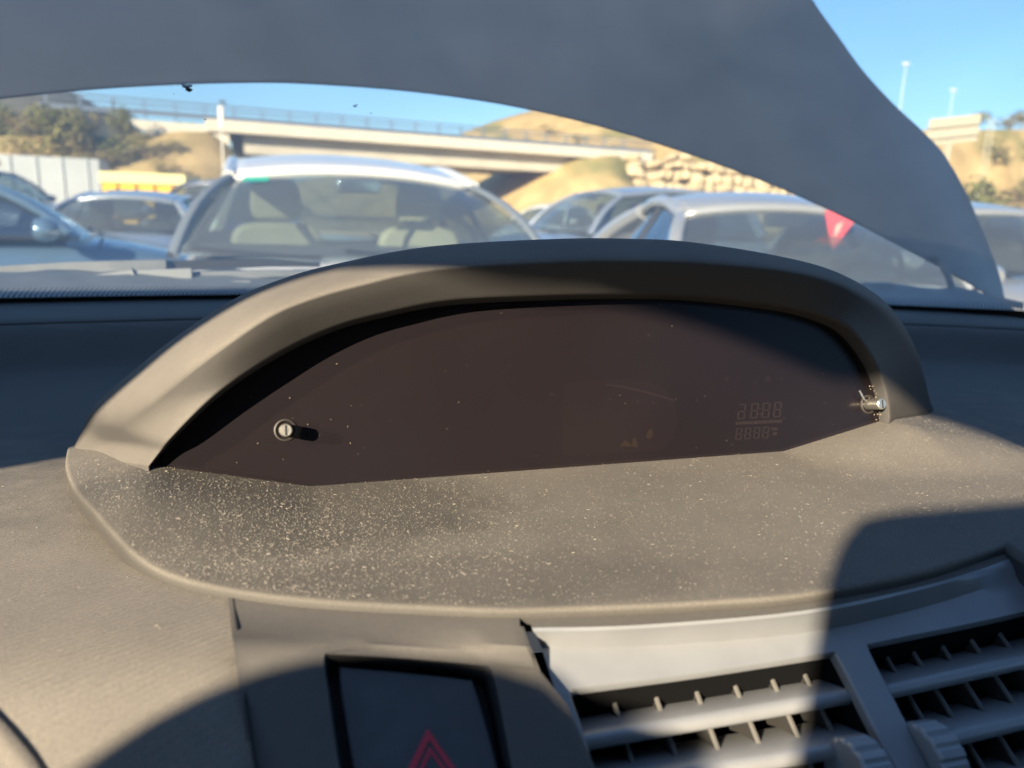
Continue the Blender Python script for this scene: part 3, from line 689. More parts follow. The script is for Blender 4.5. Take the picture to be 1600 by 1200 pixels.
# bulkhead below the dashboard
MB().loft([[Vector((x, y, z)) for x in (XL, XR)] for y, z in ((.30, 1.04), (.34, .8), (.45, .36))]).build('bulkhead', 'black_plastic', car)
def seat(cx_, y_, mirror=False):  # unseen seat, back and headrest outlines shaped for their shadows on the dash
    sg = -1 if mirror else 1
    st = MB()
    X = lambda x: cx_+sg*(x+.235)
    prof = [(-.535, .62), (-.535, 1.25), (-.532, 1.33), (-.526, 1.35), (-.519, 1.362), (-.510, 1.369), (-.496, 1.374), (-.483, 1.376), (-.462, 1.375), (-.440, 1.371), (-.417, 1.366), (-.397, 1.359), (-.376, 1.346), (-.342, 1.333), (-.318, 1.318), (-.30, 1.30), (-.235, 1.295)]
    full = prof+[(-.47-x, z) for x, z in reversed(prof[:-1])]
    a = [Vector((X(x), y_+.08+(1.3-z)*.12, z)) for x, z in full]
    st.loft([a, [p+Vector((0, -.13, -.01)) for p in a]], True, True)
    s_ = st.build('seat', 'seat_cloth', car, bevel=.004)
    hr = cr([Vector((x, z)) for x, z in ((-.36, 1.26), (-.3605, 1.35), (-.3605, 1.42), (-.353, 1.443), (-.338, 1.4492), (-.3, 1.45), (-.17, 1.45), (-.132, 1.4492), (-.117, 1.443), (-.1095, 1.42), (-.1095, 1.35), (-.11, 1.26))], 4)
    a = [Vector((X(p.x), y_, p.y)) for p in hr]
    MB().loft([a, [p+Vector((0, -.09, -.005)) for p in a]], True, True).build('headrest', 'seat_cloth', s_, bevel=.006)
    for q in (-.06, .06): MB().tube([Vector((cx_+q, y_-.045, 1.29)), Vector((cx_+q, y_-.045, 1.36))], .006).build('headrest_post', 'screw_steel', s_)
    MB().box((cx_, y_+.30, .58), (.5, .5, .16)).build('cushion', 'seat_cloth', s_, bevel=.04)
    return s_
seat(-.235, -.38); seat(.535, -.40, True)
# ================================================================== THE YARD AND BEYOND
def pxz(px, py, d): return at_depth(px, py, d)
BA_, BB_ = at_depth(352, 205, 58), at_depth(915, 240, 71)
be = (BB_-BA_).xy.normalized(); bn = Vector((be.y, -be.x)); BL = (BB_-BA_).xy.length; BZ = 6.75
if bn.dot(-BA_.xy) < 0: bn = -bn
HC = at_depth(930, 300, 165).xy; HR_ = at_depth(1560, 330, 120).xy
def terr(x, y):
    p = Vector((x, y)); s = (p-BA_.xy).dot(be); f = (p-BA_.xy).dot(bn)
    emb = BZ-.3+.10*min(0, s)-.55*max(0, f-2.2)-.2*max(0, -f-8)-.75*max(0, s+1.5)
    emb2 = BZ+.6-(.75 if s < BL+3 else 3.)*max(0, f-1.2)-.75*max(0, BL-s-1)
    emb2 += .10*max(0, s-BL)*(1 if f < 3 else 0)
    hill = 27*math.exp(-((p-HC).length/52)**2)-3
    hr = 12*math.exp(-((p-HR_).length/48)**2)-2.0
    nz = mnoise.fractal(Vector((x*.05, y*.05, 3)), 1., 2., 4)
    h = max(emb, emb2 if s > BL-14 else -9, hill, hr, 0)
    return h+nz*.5*min(1, h) if h > 0 else 0
def nodes_ground(name, c1, c2, c3, s1, s2):
    m = bpy.data.materials.new(name); m.use_nodes = True; n = m.node_tree.nodes; l = m.node_tree.links; b = n['Principled BSDF']
    b.inputs['Roughness'].default_value = .95; b.inputs['Specular IOR Level'].default_value = .1
    tc = n.new('ShaderNodeTexCoord'); a = n.new('ShaderNodeTexNoise'); a.inputs['Scale'].default_value = s1; a.inputs['Detail'].default_value = 6
    q = n.new('ShaderNodeTexNoise'); q.inputs['Scale'].default_value = s2; q.inputs['Detail'].default_value = 5
    for t in (a, q): l.new(tc.outputs['Object'], t.inputs['Vector'])
    r = n.new('ShaderNodeValToRGB'); r.color_ramp.elements[0].position = .35; r.color_ramp.elements[1].position = .65
    r.color_ramp.elements[0].color = (*c1, 1); r.color_ramp.elements[1].color = (*c2, 1); l.new(a.outputs['Fac'], r.inputs[0])
    mr = n.new('ShaderNodeMapRange'); mr.inputs[1].default_value = .52; mr.inputs[2].default_value = .62; l.new(q.outputs['Fac'], mr.inputs[0])
    mx = n.new('ShaderNodeMixRGB'); l.new(mr.outputs[0], mx.inputs[0]); l.new(r.outputs[0], mx.inputs[1]); mx.inputs[2].default_value = (*c3, 1)
    l.new(mx.outputs[0], b.inputs['Base Color'])
    bp = n.new('ShaderNodeBump'); bp.inputs['Strength'].default_value = .6; bp.inputs['Distance'].default_value = .3; l.new(a.outputs['Fac'], bp.inputs['Height']); l.new(bp.outputs[0], b.inputs['Normal'])
    MATS[name] = m
nodes_ground('dry_slope', (.52, .38, .18), (.38, .27, .12), (.22, .20, .08), .35, .10)
nodes_ground('yard_dirt', (.20, .17, .13), (.27, .23, .17), (.15, .13, .1), 1.5, .3)
nodes_ground('far_ridge', (.10, .11, .10), (.14, .13, .11), (.07, .085, .06), .02, .008)
nx, ny = 170, 150; gx = lambda i: -110+330*i/nx; gy = lambda j: 22+250*j/ny
vs = [Vector((gx(i), gy(j), terr(gx(i), gy(j))-.03)) for j in range(ny+1) for i in range(nx+1)]
fs = [(j*(nx+1)+i, j*(nx+1)+i+1, (j+1)*(nx+1)+i+1, (j+1)*(nx+1)+i) for j in range(ny) for i in range(nx)]
tag(MB().add(vs, fs).build('hillside', 'dry_slope', angle=180), kind='structure')
g_ = 5000
tag(MB().add([(-g_, -g_, -.05), (g_, -g_, -.05), (g_, g_, -.05), (-g_, g_, -.05)], [(0, 1, 2, 3)]).build('ground', 'yard_dirt', smooth=False), kind='structure')
# far mountain ridge
rows = [[], [], [], []]
for i in range(81):
    a = R(-60+130*i/80); d = 900; t = i/80
    h = 60+70*max(0, math.exp(-((math.degrees(a)+17)/6)**2))+40*mnoise.fractal(Vector((t*9, 1, 0)), 1., 2., 5)-40*sstep(-12, -4, math.degrees(a))
    h = max(h, 8)
    for k, (dd, hh) in enumerate(((0, -1), (60, .55), (130, 1.), (260, .9))): rows[k].append(Vector((math.sin(a)*(d+dd), math.cos(a)*(d+dd), h*hh if hh > 0 else -2)))
tag(MB().loft(rows).build('mountain_ridge', 'far_ridge', angle=180), kind='structure')

# --- vegetation
def leaf_mat(name, c1, c2):
    m = mat(name, c1, .7, 0, 0, .8, 0, 200, .2, 0, c2, 3); return m
leaf_mat('leaf_olive', (.10, .11, .03), (.20, .18, .06)); leaf_mat('leaf_dry', (.24, .18, .08), (.17, .15, .06)); leaf_mat('leaf_green', (.06, .085, .025), (.13, .14, .045))
mat('bark', (.10, .07, .045), .9, 0, .3, 6)
def crown_mesh(seed, n, leaf, lumps):
    rnd = random.Random(seed); m = MB()
    L = [(Vector((rnd.uniform(-.55, .55), rnd.uniform(-.55, .55), rnd.uniform(-.45, .6))), rnd.uniform(.32, .55)) for _ in range(lumps)]
    for i in range(n):
        c, r_ = L[i % lumps]; v = Vector((rnd.gauss(0, 1), rnd.gauss(0, 1), rnd.gauss(0, 1))).normalized()*r_*rnd.uniform(.55, 1.08)**.7
        p = c+v; q = leaf*rnd.uniform(.6, 1.5); ax = Vector((rnd.gauss(0, 1), rnd.gauss(0, 1), rnd.gauss(0, 1))).normalized(); bx = ax.cross(v).normalized() if ax.cross(v).length > .01 else Vector((1, 0, 0))
        cx_ = (bx.cross(v.normalized())+v.normalized()*rnd.uniform(-.5, .5)).normalized()
        m.add([p-bx*q*.5, p-cx_*q*.35, p+bx*q*.5, p+cx_*q*.45], [(0, 1, 2, 3)])
    return m
CROWNS = []
def plant(name, label, cat, loc, size, mt_, seed, trunk, group=None, n=900, lumps=9):
    root = empty(name, loc); tag(root, label, cat, group)
    m = crown_mesh(seed, n, .11, lumps); c = m.build('crown' if trunk else 'foliage', mt_, root, smooth=False)
    c.scale = (size[0], size[0], size[1]); c.location = (0, 0, size[2])
    t = MB(); rnd = random.Random(seed); top = size[2]+size[1]*.2
    t.tube([Vector((0, 0, -.3)), Vector((rnd.uniform(-.1, .1), 0, top*.5)), Vector((rnd.uniform(-.2, .2), rnd.uniform(-.2, .2), top))], .05*size[1]+.05, 7, .03)
    for k in range(4):
        a = rnd.uniform(0, 6.28); z0 = size[2]*rnd.uniform(.5, .9); t.tube([Vector((0, 0, z0)), Vector((math.cos(a)*size[0]*.6, math.sin(a)*size[0]*.6, z0+size[1]*.5))], .03*size[1]+.02, 5, .01)
    t.build('trunk' if trunk else 'stem', 'bark', root)
    return root
def stand(px, d, guess=330):
    p = at_depth(px, guess, d); return Vector((p.x, p.y, terr(p.x, p.y)-.1))
plant('pine_tree', 'broad rounded olive-green tree on the slope left of the overpass', 'tree', stand(112, 51), (2.2, 1.9, 1.5), 'leaf_olive', 1, True, None, 1800, 14)
plant('slim_tree', 'slim upright tree with two tufts beside the rounded tree on the slope', 'tree', stand(198, 53), (.9, 2.0, 1.6), 'leaf_olive', 2, True, None, 900, 7)
plant('dark_tree', 'dark bluish conifer at the far left of the slope', 'tree', stand(18, 56), (1.4, 2.0, 1.2), 'leaf_green', 3, True, None, 900, 8)
random.seed(21)
bush_spots = [(40, 52, 1.6), (70, 45, 1.3), (150, 56, 1.4), (172, 50, 1.2), (215, 58, 1.5), (238, 57, 1.1), (95, 42, 1.2), (130, 44, 1.0), (190, 44, .9), (20, 46, 1.4), (255, 50, 1.0), (225, 47, .8), (60, 58, 1.3), (5, 54, 1.8), (275, 47, .8), (160, 41, .9), (300, 60, .9), (30, 40, 1.2), (85, 38, 1.0), (115, 48, 1.5), (140, 50, 1.6), (180, 48, 1.1), (205, 51, 1.6), (235, 52, 1.3), (245, 45, .9), (50, 49, 1.7), (270, 53, 1.0), (290, 50, .8), (10, 42, 1.4), (160, 47, 1.4), (100, 53, 1.6), (222, 42, .8), (310, 46, .7)]
for i, (px, d, s_) in enumerate(bush_spots):
    plant('dry_bush', ('straggly brown dry bush on the slope left of the overpass', 'olive green bush on the slope left of the overpass', 'straggly brown dry bush on the slope left of the overpass')[i % 3], 'bush', stand(px, d), (s_*1.15, s_*.8, s_*.6), ('leaf_dry', 'leaf_olive', 'leaf_dry')[i % 3], 40+i, False, ('dry bushes on the slope', 'olive bushes on the slope', 'dry bushes on the slope')[i % 3], 420, 6)
plant('green_bush', 'round green bush under the right end of the overpass', 'bush', Vector((*at_depth(890, 300, 70).xy, 0)), (2.6, 2.3, 2.6), 'leaf_olive', 90, False, None, 1200, 9)
for i, (px, d, s_) in enumerate([(1478, 88, 2.2), (1510, 84, 1.8), (1540, 92, 2.6), (1575, 86, 2.0), (1600, 95, 3.0), (1495, 100, 2.2), (1555, 102, 2.4), (1620, 88, 2.2), (1530, 75, 1.4), (1640, 100, 2.4), (1590, 104, 2.2), (1475, 98, 1.6)]):
    plant('hill_bush', 'bush among others on the hillside behind the road sign', 'bush', stand(px, d), (s_*1.2, s_*.8, s_*.6), ('leaf_dry', 'leaf_green', 'leaf_olive')[i % 3], 120+i, False, 'bushes on the hillside behind the road sign', 420, 6)
plant('yellow_bush', 'large yellow-green bush at the foot of the hillside by the road sign', 'bush', Vector((*at_depth(1545, 320, 50).xy, 0)), (2.6, 2.6, 2.4), 'leaf_olive', 200, False, None, 1300, 9)
for i, (px, d, s_) in enumerate([(960, 120, 1.6), (1010, 125, 1.4), (1060, 118, 1.8), (900, 130, 1.5), (850, 135, 1.6), (700, 100, 1.5), (690, 104, 1.8), (1120, 110, 1.6)]):
    plant('scrub', 'low scrub growing on the golden hill behind the overpass', 'bush', stand(px, d), (s_*1.2, s_*.8, s_*.5), ('leaf_dry', 'leaf_olive')[i % 2], 160+i, False, 'scrub on the golden hill', 320, 5)

# --- motorway overpass
mat('concrete', (.50, .46, .38), .85, 0, .08, .6, .2, 8); mat('concrete_pale', (.62, .57, .47), .85, 0, .06, .6, .2, 8); mat('rail_blue', (.16, .2, .27), .5, .3)
ov = empty('overpass', (BA_.x, BA_.y, 0), math.atan2(be.y, be.x)); tag(ov, 'pale concrete road overpass with a steel railing', 'bridge')
def P(s, f, z): return Vector((s, -f, z))              # local: along, towards the yard, up
sgn = 1 if Vector((-math.sin(math.atan2(be.y, be.x)), math.cos(math.atan2(be.y, be.x)))).dot(bn) > 0 else -1
def LB(m, s0, s1, f0, f1, z0, z1): return m.box(((s0+s1)/2, sgn*(f0+f1)/2, (z0+z1)/2), (s1-s0, abs(f1-f0), z1-z0))
LB(MB(), -1.5, BL+6, -9.6, 2.0, BZ-.35, BZ).build('deck', 'concrete', ov, bevel=.05)
LB(MB(), -1.5, BL+6, 2.0, 2.3, BZ-.55, BZ+.3).build('parapet', 'concrete_pale', ov, bevel=.05)
for f in (.9, -2.5, -6, -9): LB(MB(), 1.2, BL-.4, f-.25, f+.25, BZ-1.95, BZ-.36).build('girder', 'concrete', ov, bevel=.04)
LB(MB(), BL-.4, BL+3.2, -9.5, 1.6, -1, BZ-.36).build('abutment', 'concrete', ov, bevel=.05)
LB(MB(), -1.8, .2, -9.5, 1.2, -1, BZ-.36).build('abutment', 'concrete', ov, bevel=.05)
wl = [Vector((.1, sgn*2.0, BZ-.1)), Vector((-6.6, sgn*2.0, BZ-.1)), Vector((-6.0, sgn*2.0, BZ-.6)), Vector((.1, sgn*2.0, BZ-4.0))]
MB().prism(wl, (0, -sgn*.4, 0)).build('wing_wall', 'concrete_pale', ov, smooth=False)
rl = MB()
for z in (.55, .95, 1.3): rl.tube([Vector((-12, sgn*2.15, BZ+z)), Vector((BL+6, sgn*2.15, BZ+z))], .06, 6)
for z in (.42,): rl.box(((BL-6)/2, sgn*2.15, BZ+z), (BL+18, .03, .3))
rail = rl.build('railing', 'rail_blue', ov)
pm = MB(); pm.box((0, 0, .65), (.12, .12, 1.35)); p0 = None
for k in range(int((BL+17)/2)):
    if p0 is None: p0 = pm.build('post', 'rail_blue', rail, bevel=.01); p0.location = (-11.5, sgn*2.15, BZ); continue
    c = p0.copy(); C.objects.link(c); c.location = (-11.5+2*k, sgn*2.15, BZ); c.parent = rail
# camera mast in front of the abutment
mc = at_depth(351, 300, 50); ms_ = empty('camera_mast', (mc.x, mc.y, 0)); tag(ms_, 'white mast with a box and small camera on top in front of the overpass', 'mast')
tz = at_depth(350, 166, 50).z
MB().tube([(0, 0, -.1), (0, 0, tz-.2)], .06, 8, .05).build('pole', 'white_metal' if 'white_metal' in MATS else mat('white_metal', (.72, .70, .64), .5), ms_)
MB().box((0, 0, tz-.85), (.3, .3, 1.4)).build('box', 'white_metal', ms_, bevel=.03); MB().box((.15, -.1, tz+.1), (.4, .2, .18)).build('camera_head', mat('dark_metal', (.08, .085, .09), .5, .4), ms_, bevel=.02)
# --- boulder retaining wall right of the overpass
W1, W2 = BA_.xy+be*(BL+3)+bn*4.2, BA_.xy+be*(BL+38)+bn*4.2; we = (W2-W1).normalized(); WLn = (W2-W1).length; wn = Vector((we.y, -we.x))
if wn.dot(-W1) < 0: wn = -wn
bw = empty('boulder_wall', (W1.x, W1.y, 0)); tag(bw, 'retaining wall of stacked cream boulders beside the overpass', 'stone wall')
mat('boulder', (.52, .42, .26), .9, 0, .3, .9, .6, 5)
random.seed(4); BM_ = []
for k in range(5):
    bm = bmesh.new(); bmesh.ops.create_icosphere(bm, subdivisions=2, radius=.5)
    for v in bm.verts:
        v.co += v.co.normalized()*(.22*mnoise.noise(v.co*2.2+Vector((k*7, 0, 0)))); v.co.z = max(-.36, min(.36, v.co.z)); v.co.x = max(-.43, min(.43, v.co.x))
    me = bpy.data.meshes.new('stone'); bm.to_mesh(me); bm.free(); me.materials.append(MATS['boulder']); BM_.append(me)
z = .4; row = 0
core = MB(); core.prism([(*(W1-wn*.9), -.5), (*(W2-wn*.9), -.5), (*(W2-wn*2.2), 6.4), (*(W1-wn*2.2), 6.6)], (*(-wn*1.5), 0)); cb = core.build('earth_core', 'dry_slope', None, smooth=False); cb.parent = bw; cb.matrix_parent_inverse = Matrix.Translation(-bw.location)
while z < 7.0:
    s = -random.uniform(0, .8); hgt = random.uniform(.7, 1.1)
    while s < WLn:
        wd = random.uniform(.7, 2.2)
        if z < 6.9-.9*random.random() and random.random() > .04:
            o = bpy.data.objects.new('stone', random.choice(BM_)); C.objects.link(o); o.parent = bw
            q = we*(s+wd/2)-wn*(.2+.16*z); o.location = (q.x, q.y, z+random.uniform(-.2, .2)); o.rotation_euler = (random.uniform(-.2, .2), random.uniform(-.2, .2), math.atan2(we.y, we.x)+random.uniform(-.15, .15)+random.choice((0, math.pi)))
            o.scale = (wd*1.2, random.uniform(1.2, 1.9), hgt*random.uniform(1.1, 1.6))
        s += wd
    z += hgt*.93; row += 1
    if row == 3: pass
# --- road sign seen from behind, lattice mast, street lamps
def sign():
    d = 55; c = at_depth(1489, 203, d); root = empty('road_sign', (c.x, c.y, 0)); tag(root, 'large road sign seen from behind, cream ribbed panel on a post', 'road sign')
    rx = _r0*.97+Vector((0, 0, .0)); tilt = .11; q = d/FPX
    U = (rx+Vector((0, 0, tilt+.02))).normalized(); V = Vector((.03, 0, 1)); N_ = U.cross(V).normalized()
    mat('sign_back', (.50, .45, .33), .6, .2, .08, 2)
    for k in range(7):
        w_ = 80*q/7; cc = c+U*(-40*q+w_*(k+.5)); b = MB(); b.box((0, 0, 0), (w_*.96, .08, 40*q), Matrix((U, N_, V)).transposed()); o = b.build('panel', 'sign_back', root, smooth=False); o.location = cc-root.location
    for z_ in (-.28, .12): b = MB(); b.box((0, 0, 0), (78*q, .14, .16), Matrix((U, N_, V)).transposed()); o = b.build('rib', 'sign_rib' if 'sign_rib' in MATS else mat('sign_rib', (.3, .27, .2), .6), root, smooth=False); o.location = c-root.location+V*(z_*40*q)-_f*.12
    MB().tube([(0, .1, -.1), (0, .1, c.z)], .14, 8).build('post', 'sign_back', root)
sign()
lm = at_depth(1548, 200, 58); root = empty('lattice_mast', (lm.x, lm.y, 0)); tag(root, 'thin pale lattice mast beside the road sign', 'mast')
zt = at_depth(1548, 186, 58).z; m = MB()
for dx in (-.25, .25): m.tube([(dx, 0, -.1), (dx, 0, zt)], .04, 6)
for k in range(int(zt/.5)): m.tube([(-.25, 0, k*.5), (.25, 0, k*.5+.5)], .02, 4)
m.build('lattice', 'sign_back', root)
for px, py, d in ((1416, 100, 70), (1490, 141, 85)):
    c = at_depth(px, py, d); root = empty('street_lamp', (c.x, c.y, 0)); tag(root, 'tall thin street lamp with a pale lamp head above the hillside', 'street lamp', 'street lamps above the hillside')
    MB().tube([(0, 0, -.1), (0, 0, c.z)], .07, 6, .03).build('pole', 'sky_grey' if 'sky_grey' in MATS else mat('sky_grey', (.6, .62, .62), .5), root)
    MB().tube([(-.3, 0, c.z), (.35, 0, c.z+.05)], .14, 8, .09).build('lamp_head', 'white_metal', root)

# --- trailer, yellow skip
mat('trailer_grey', (.40, .43, .45), .5, .1, .06, .7); mat('yellow_paint', (.80, .46, .02), .45, 0, .12, 2); mat('pale_yellow', (.68, .62, .28), .5)
tc_ = at_depth(40, 320, 26); tr = empty('box_trailer', (tc_.x, tc_.y, 0), R(6)); tag(tr, 'pale grey box trailer body standing in the yard', 'trailer')
zt = at_depth(140, 247, 26).z; xr = (at_depth(146, 300, 26)-tc_).length
MB().box((-2.2+xr/2, 1.2, zt/2+.35), (4.4+xr, 2.4, zt-.7)).build('box_body', 'trailer_grey', tr, bevel=.03)
for k in range(9): MB().box((-4.2+(4.2+xr)*k/8.5, -.02, zt/2+.35), (.05, .04, zt-.75)).build('rib', 'trailer_grey', tr, smooth=False)
MB().box((-2.2+xr/2, 1.2, .55), (4.2+xr, 1.2, .25)).build('chassis', 'dark_metal', tr)
def wheel(parent, x, y, r_, wd, rim='rim'):
    seg = 20; rows = [[Vector((x+o_*wd/2, y+r_*k*math.cos(2*math.pi*i/seg), r_+r_*k*math.sin(2*math.pi*i/seg))) for i in range(seg)] for o_, k in ((-1, .6), (-1, .92), (-.7, 1), (.7, 1), (1, .92), (1, .6))]
    t = MB().loft(rows, True, True).build('wheel', 'rubber', parent)
    MB().loft([[Vector((x+o_*wd/2, y+r_*k*math.cos(2*math.pi*i/seg), r_+r_*k*math.sin(2*math.pi*i/seg))) for i in range(seg)] for o_, k in ((-1.04, .1), (-1.03, .62), (1.03, .62), (1.04, .1))], True, True).build(rim, 'rim_alloy', t)
mat('rim_alloy', (.45, .45, .46), .35, .7)
for sx in (-3.2, -2.0, xr-1.0):
    for yy in (.25, 2.1): 
        m = MB(); seg = 16; m.loft([[Vector((sx+.45*k*math.cos(2*math.pi*i/seg), yy+o_, .45+.45*k*math.sin(2*math.pi*i/seg))) for i in range(seg)] for o_, k in ((-.14, .5), (-.14, .95), (.14, .95), (.14, .5))], True, True).build('wheel', 'rubber', tr)
sk_c = at_depth(228, 320, 22); sk = empty('yellow_skip', (sk_c.x, sk_c.y, 0), R(-4)); tag(sk, 'bright yellow metal skip with a pale rim behind the silver car', 'skip')
q = 22/FPX; zt = at_depth(228, 272, 22).z; hw = 62*q
a = [Vector((-hw*.86, 0, .25)), Vector((hw*.9, 0, .25)), Vector((hw*.9, 2.0, .25)), Vector((-hw*.86, 2.0, .25))]; b = [Vector((-hw, -.12, zt)), Vector((hw, -.12, zt)), Vector((hw, 2.1, zt)), Vector((-hw, 2.1, zt))]
m = MB().loft([a, b], True); m.add(a, [(0, 1, 2, 3)]); m.build('tub', 'yellow_paint', sk, smooth=False, solid=.03)
MB().loft([[p+Vector((0, -.05, -.28)) for p in b], [p+Vector((0, -.05, .02)) for p in b]], True).build('rim', 'pale_yellow', sk, smooth=False, solid=.06)
for k in (-.6, -.2, .2, .6): MB().prism([Vector((hw*k-.03, -.02, .3)), Vector((hw*k+.03, -.02, .3)), Vector((hw*k*1.08+.03, -.13, zt-.3)), Vector((hw*k*1.08-.03, -.13, zt-.3))], (0, -.05, 0)).build('rib', 'yellow_paint', sk, smooth=False)
MB().box((-hw*.45, -.2, zt-.85), (.8, .12, .75)).build('door_plate', 'dark_metal', sk, bevel=.02)

# ------------------------------------------------------------------ parked cars
glass_mat('car_glass', (.66, .77, .76), .07, .18, (.6, .62, .6), 0)  # pale film put in for the hazy reflection on these windscreens
glass_mat('side_glass', (.42, .5, .54), .22, .05, (.5, .55, .58), 0)
mat('trim_black', (.02, .02, .022), .5); mat('cabin_dark', (.035, .035, .038), .8); mat('beige_leather', (.52, .44, .30), .55, 0, .06, 12); mat('lamp_glass', (.6, .62, .62), .15, .2)
mat('mirror_glass', (.75, .78, .78), .08, 1.)
mat('pillar_dark', (.14, .16, .18), .35)
def paint(name, c, metal=.35, rough=.28): return mat(name, c, rough, metal, .03, 4, 0, 200, .5, .7)
paint('white_paint', (.74, .72, .68), 0); paint('silver_paint', (.44, .44, .43), .4); paint('silver_blue', (.36, .40, .45), .4); paint('slate_blue', (.10, .17, .26), .3); paint('grey_paint', (.16, .165, .19), .3); paint('pale_blue_grey', (.30, .34, .40), .4)
def make_car(name, label, pt_, d, turn, col, H=1.45, W=1.7, Lh=4.1, belt=.93, cowl=.75, rf=.05, rr=-1.15, rb=-1.65, wr=.56, seatm='cabin_dark', hood=.13, cat='car', nseats=2, bfrac=.45, windows=2, pil=None, mz=.07, drop=.11, prad=.038):
    """pt_: pixel of the windscreen's foot (centre), d: its depth; turn: degrees the nose points right of facing the camera"""
    foot = at_depth(*pt_, d); ang = math.atan2(foot.x, foot.y); az = math.pi+ang-R(turn)
    hd = Vector((math.sin(az), math.cos(az), 0)); rz = math.atan2(-hd.x, hd.y)
    root = empty(name, (foot.x-hd.x*cowl, foot.y-hd.y*cowl, 0), rz); tag(root, label, cat)
    hw = W/2; pm = MATS[col]; nose, tail = cowl+1.15, cowl+1.15-Lh
    st = [(nose, .72*hw, .50), (nose-.06, .88*hw, .62), (nose-.25, .95*hw, belt-hood-.08), (nose-.7, .99*hw, belt-hood+.05), (cowl+.12, hw, belt-.015), (cowl-.1, hw, belt), (0, hw, belt), (-.9, hw, belt+.01), (rb, .98*hw, belt+.015), (rb-.05, .98*hw, belt+.0), (tail+.15, .93*hw, belt-.06), (tail+.03, .88*hw, .75), (tail, .75*hw, .5)]
    rows = []
    for (y, w_, zt) in st:
        half = [(0, zt+.015), (.45*w_, zt+.012), (.80*w_, zt-.012), (.93*w_, zt-.06), (w_, zt-.18), (w_*1.0, .48), (.96*w_, .26), (.5*w_, .2), (0, .2)]
        rows.append([Vector((x, y, z)) for x, z in half]+[Vector((-x, y, z)) for x, z in reversed(half[1:-1])])
    body = MB().loft(rows, True, True).build('body', pm, root, sub=1, angle=180)
    # roof
    def roof_pt(u, v):
        y = rf+(rr-rf)*v+.06*(1-u*u)*(1 if v < .3 else 0)*(1-v/.3 if v < .3 else 0); w_ = wr*(1-.04*v)
        return Vector((w_*u, y, H-.055*abs(u)**2.2-drop*(1-v)**3-.10*v**3+.0))
    rt = MB().loft([[roof_pt(-1+2*i/14, j/12) for i in range(15)] for j in range(13)]).build('roof', pm, root, angle=180, solid=.03)
    wb = hw*.90
    def base_pt(u): return Vector((wb*u, cowl-.16*u*u, belt+.012))
    def rbase(u): return Vector((wb*.93*u, rb+.06*u*u, belt+.03))
    gl = lambda f0, f1, n_=10: [[f0(-1+2*i/n_)*(1-t)+f1(-1+2*i/n_)*t+Vector((0, .03*math.sin(math.pi*t), .03*math.sin(math.pi*t))) for i in range(n_+1)] for t in (0, .25, .5, .75, 1)]
    fr = lambda u: roof_pt(u, 0)-Vector((0, 0, .02))
    MB().loft(gl(base_pt, fr)).build('windscreen', 'car_glass', root, angle=180)
    rw = lambda u: roof_pt(u, 1)-Vector((0, 0, .02))
    MB().loft([[rbase(-1+2*i/8)*(1-t)+rw(-1+2*i/8)*t for i in range(9)] for t in (0, .5, 1)]).build('rear_window', 'side_glass', root, angle=180)
    for sx in (1, -1):
        A0, A1 = base_pt(sx), roof_pt(sx, .0); C0, C1 = rbase(sx), roof_pt(sx, 1.)
        side0 = lambda y: Vector((sx*(wb+.01), y, belt+.015))
        curve = [A0+(A1-A0)*t+Vector((sx*.02*math.sin(math.pi*t), .05*math.sin(math.pi*t), .035*math.sin(math.pi*t))) for t in [k/6 for k in range(7)]]
        railp = [roof_pt(sx, k/8)-Vector((0, 0, .012)) for k in range(1, 8)]
        rear = [C1+(C0-C1)*t+Vector((0, -.02*math.sin(math.pi*t), .03*math.sin(math.pi*t))) for t in [k/5 for k in range(6)]]
        MB().tube(curve, prad, 8, prad*.9, flat=.75).build('front_pillar', MATS[pil] if pil else pm, root); MB().tube([curve[-1]]+railp+[rear[0]], .034, 8).build('roof_rail', pm, root); MB().tube(rear, .05, 8, .07).build('rear_pillar', pm, root)
        # side glazing between the arc of the roof and the waistline
        arc = [p-Vector((sx*.012, 0, .02)) for p in curve+railp+rear]; n_ = len(arc)
        foot_ = [Vector((sx*(wb-.0), min(max(p.y, rb+.04), cowl-.17), belt+.01)) for p in arc]
        MB().loft([foot_, arc]).build('side_window', 'side_glass', root, angle=180)
        MB().tube([side0(cowl-.15), side0(rb+.02)], .016, 6).build('waist_trim', 'trim_black', root)
        for k in range(1, windows):
            yb = (cowl-.2)+(rb+.1-cowl+.2)*(bfrac if windows == 2 else k/windows); j = min(range(n_), key=lambda i: abs(arc[i].y-yb+.06) if arc[i].z > belt+.25 else 9)
            MB().tube([Vector((sx*(wb+.004), yb, belt)), arc[j]+Vector((sx*.008, 0, 0))], .035, 6, .028, flat=.5).build('door_pillar', 'trim_black', root)
        mr = MB(); c = Vector((sx*(hw+.09), cowl-.33, belt+mz)); rws = []
        for t, k in ((-.055, .35), (-.045, .8), (-.01, 1), (.04, .9), (.075, .55)): rws.append([c+Vector((.10*k*math.cos(a), t, .068*k*math.sin(a))) for a in [2*math.pi*i/14 for i in range(14)]])
        mo = mr.loft(rws, True, True).build('door_mirror', pm, root); MB().tube([c-Vector((sx*.07, 0, .03)), c-Vector((sx*.16, -.03, .05))], .02, 6).build('stalk', 'trim_black', mo)
        MB().loft([[Vector((sx*(.55+.25*t)*hw, nose-.03-.22*t, zz)) for t in (0, .5, 1, 1.5)] for zz in (.55, .68)]).build('headlight', 'lamp_glass', root, solid=.02)
        for yy in (nose-.78, tail+.75): wheel(root, sx*(hw-.1), yy, .31, .2)
    # cabin: dark deck, dashboard, steering wheel, seats, inside mirror
    MB().loft([[Vector((x, y, belt+.022)) for x in (-wb+.03, wb-.03)] for y in (cowl-.2, rb+.1)]).build('cabin_deck', 'cabin_dark', root)
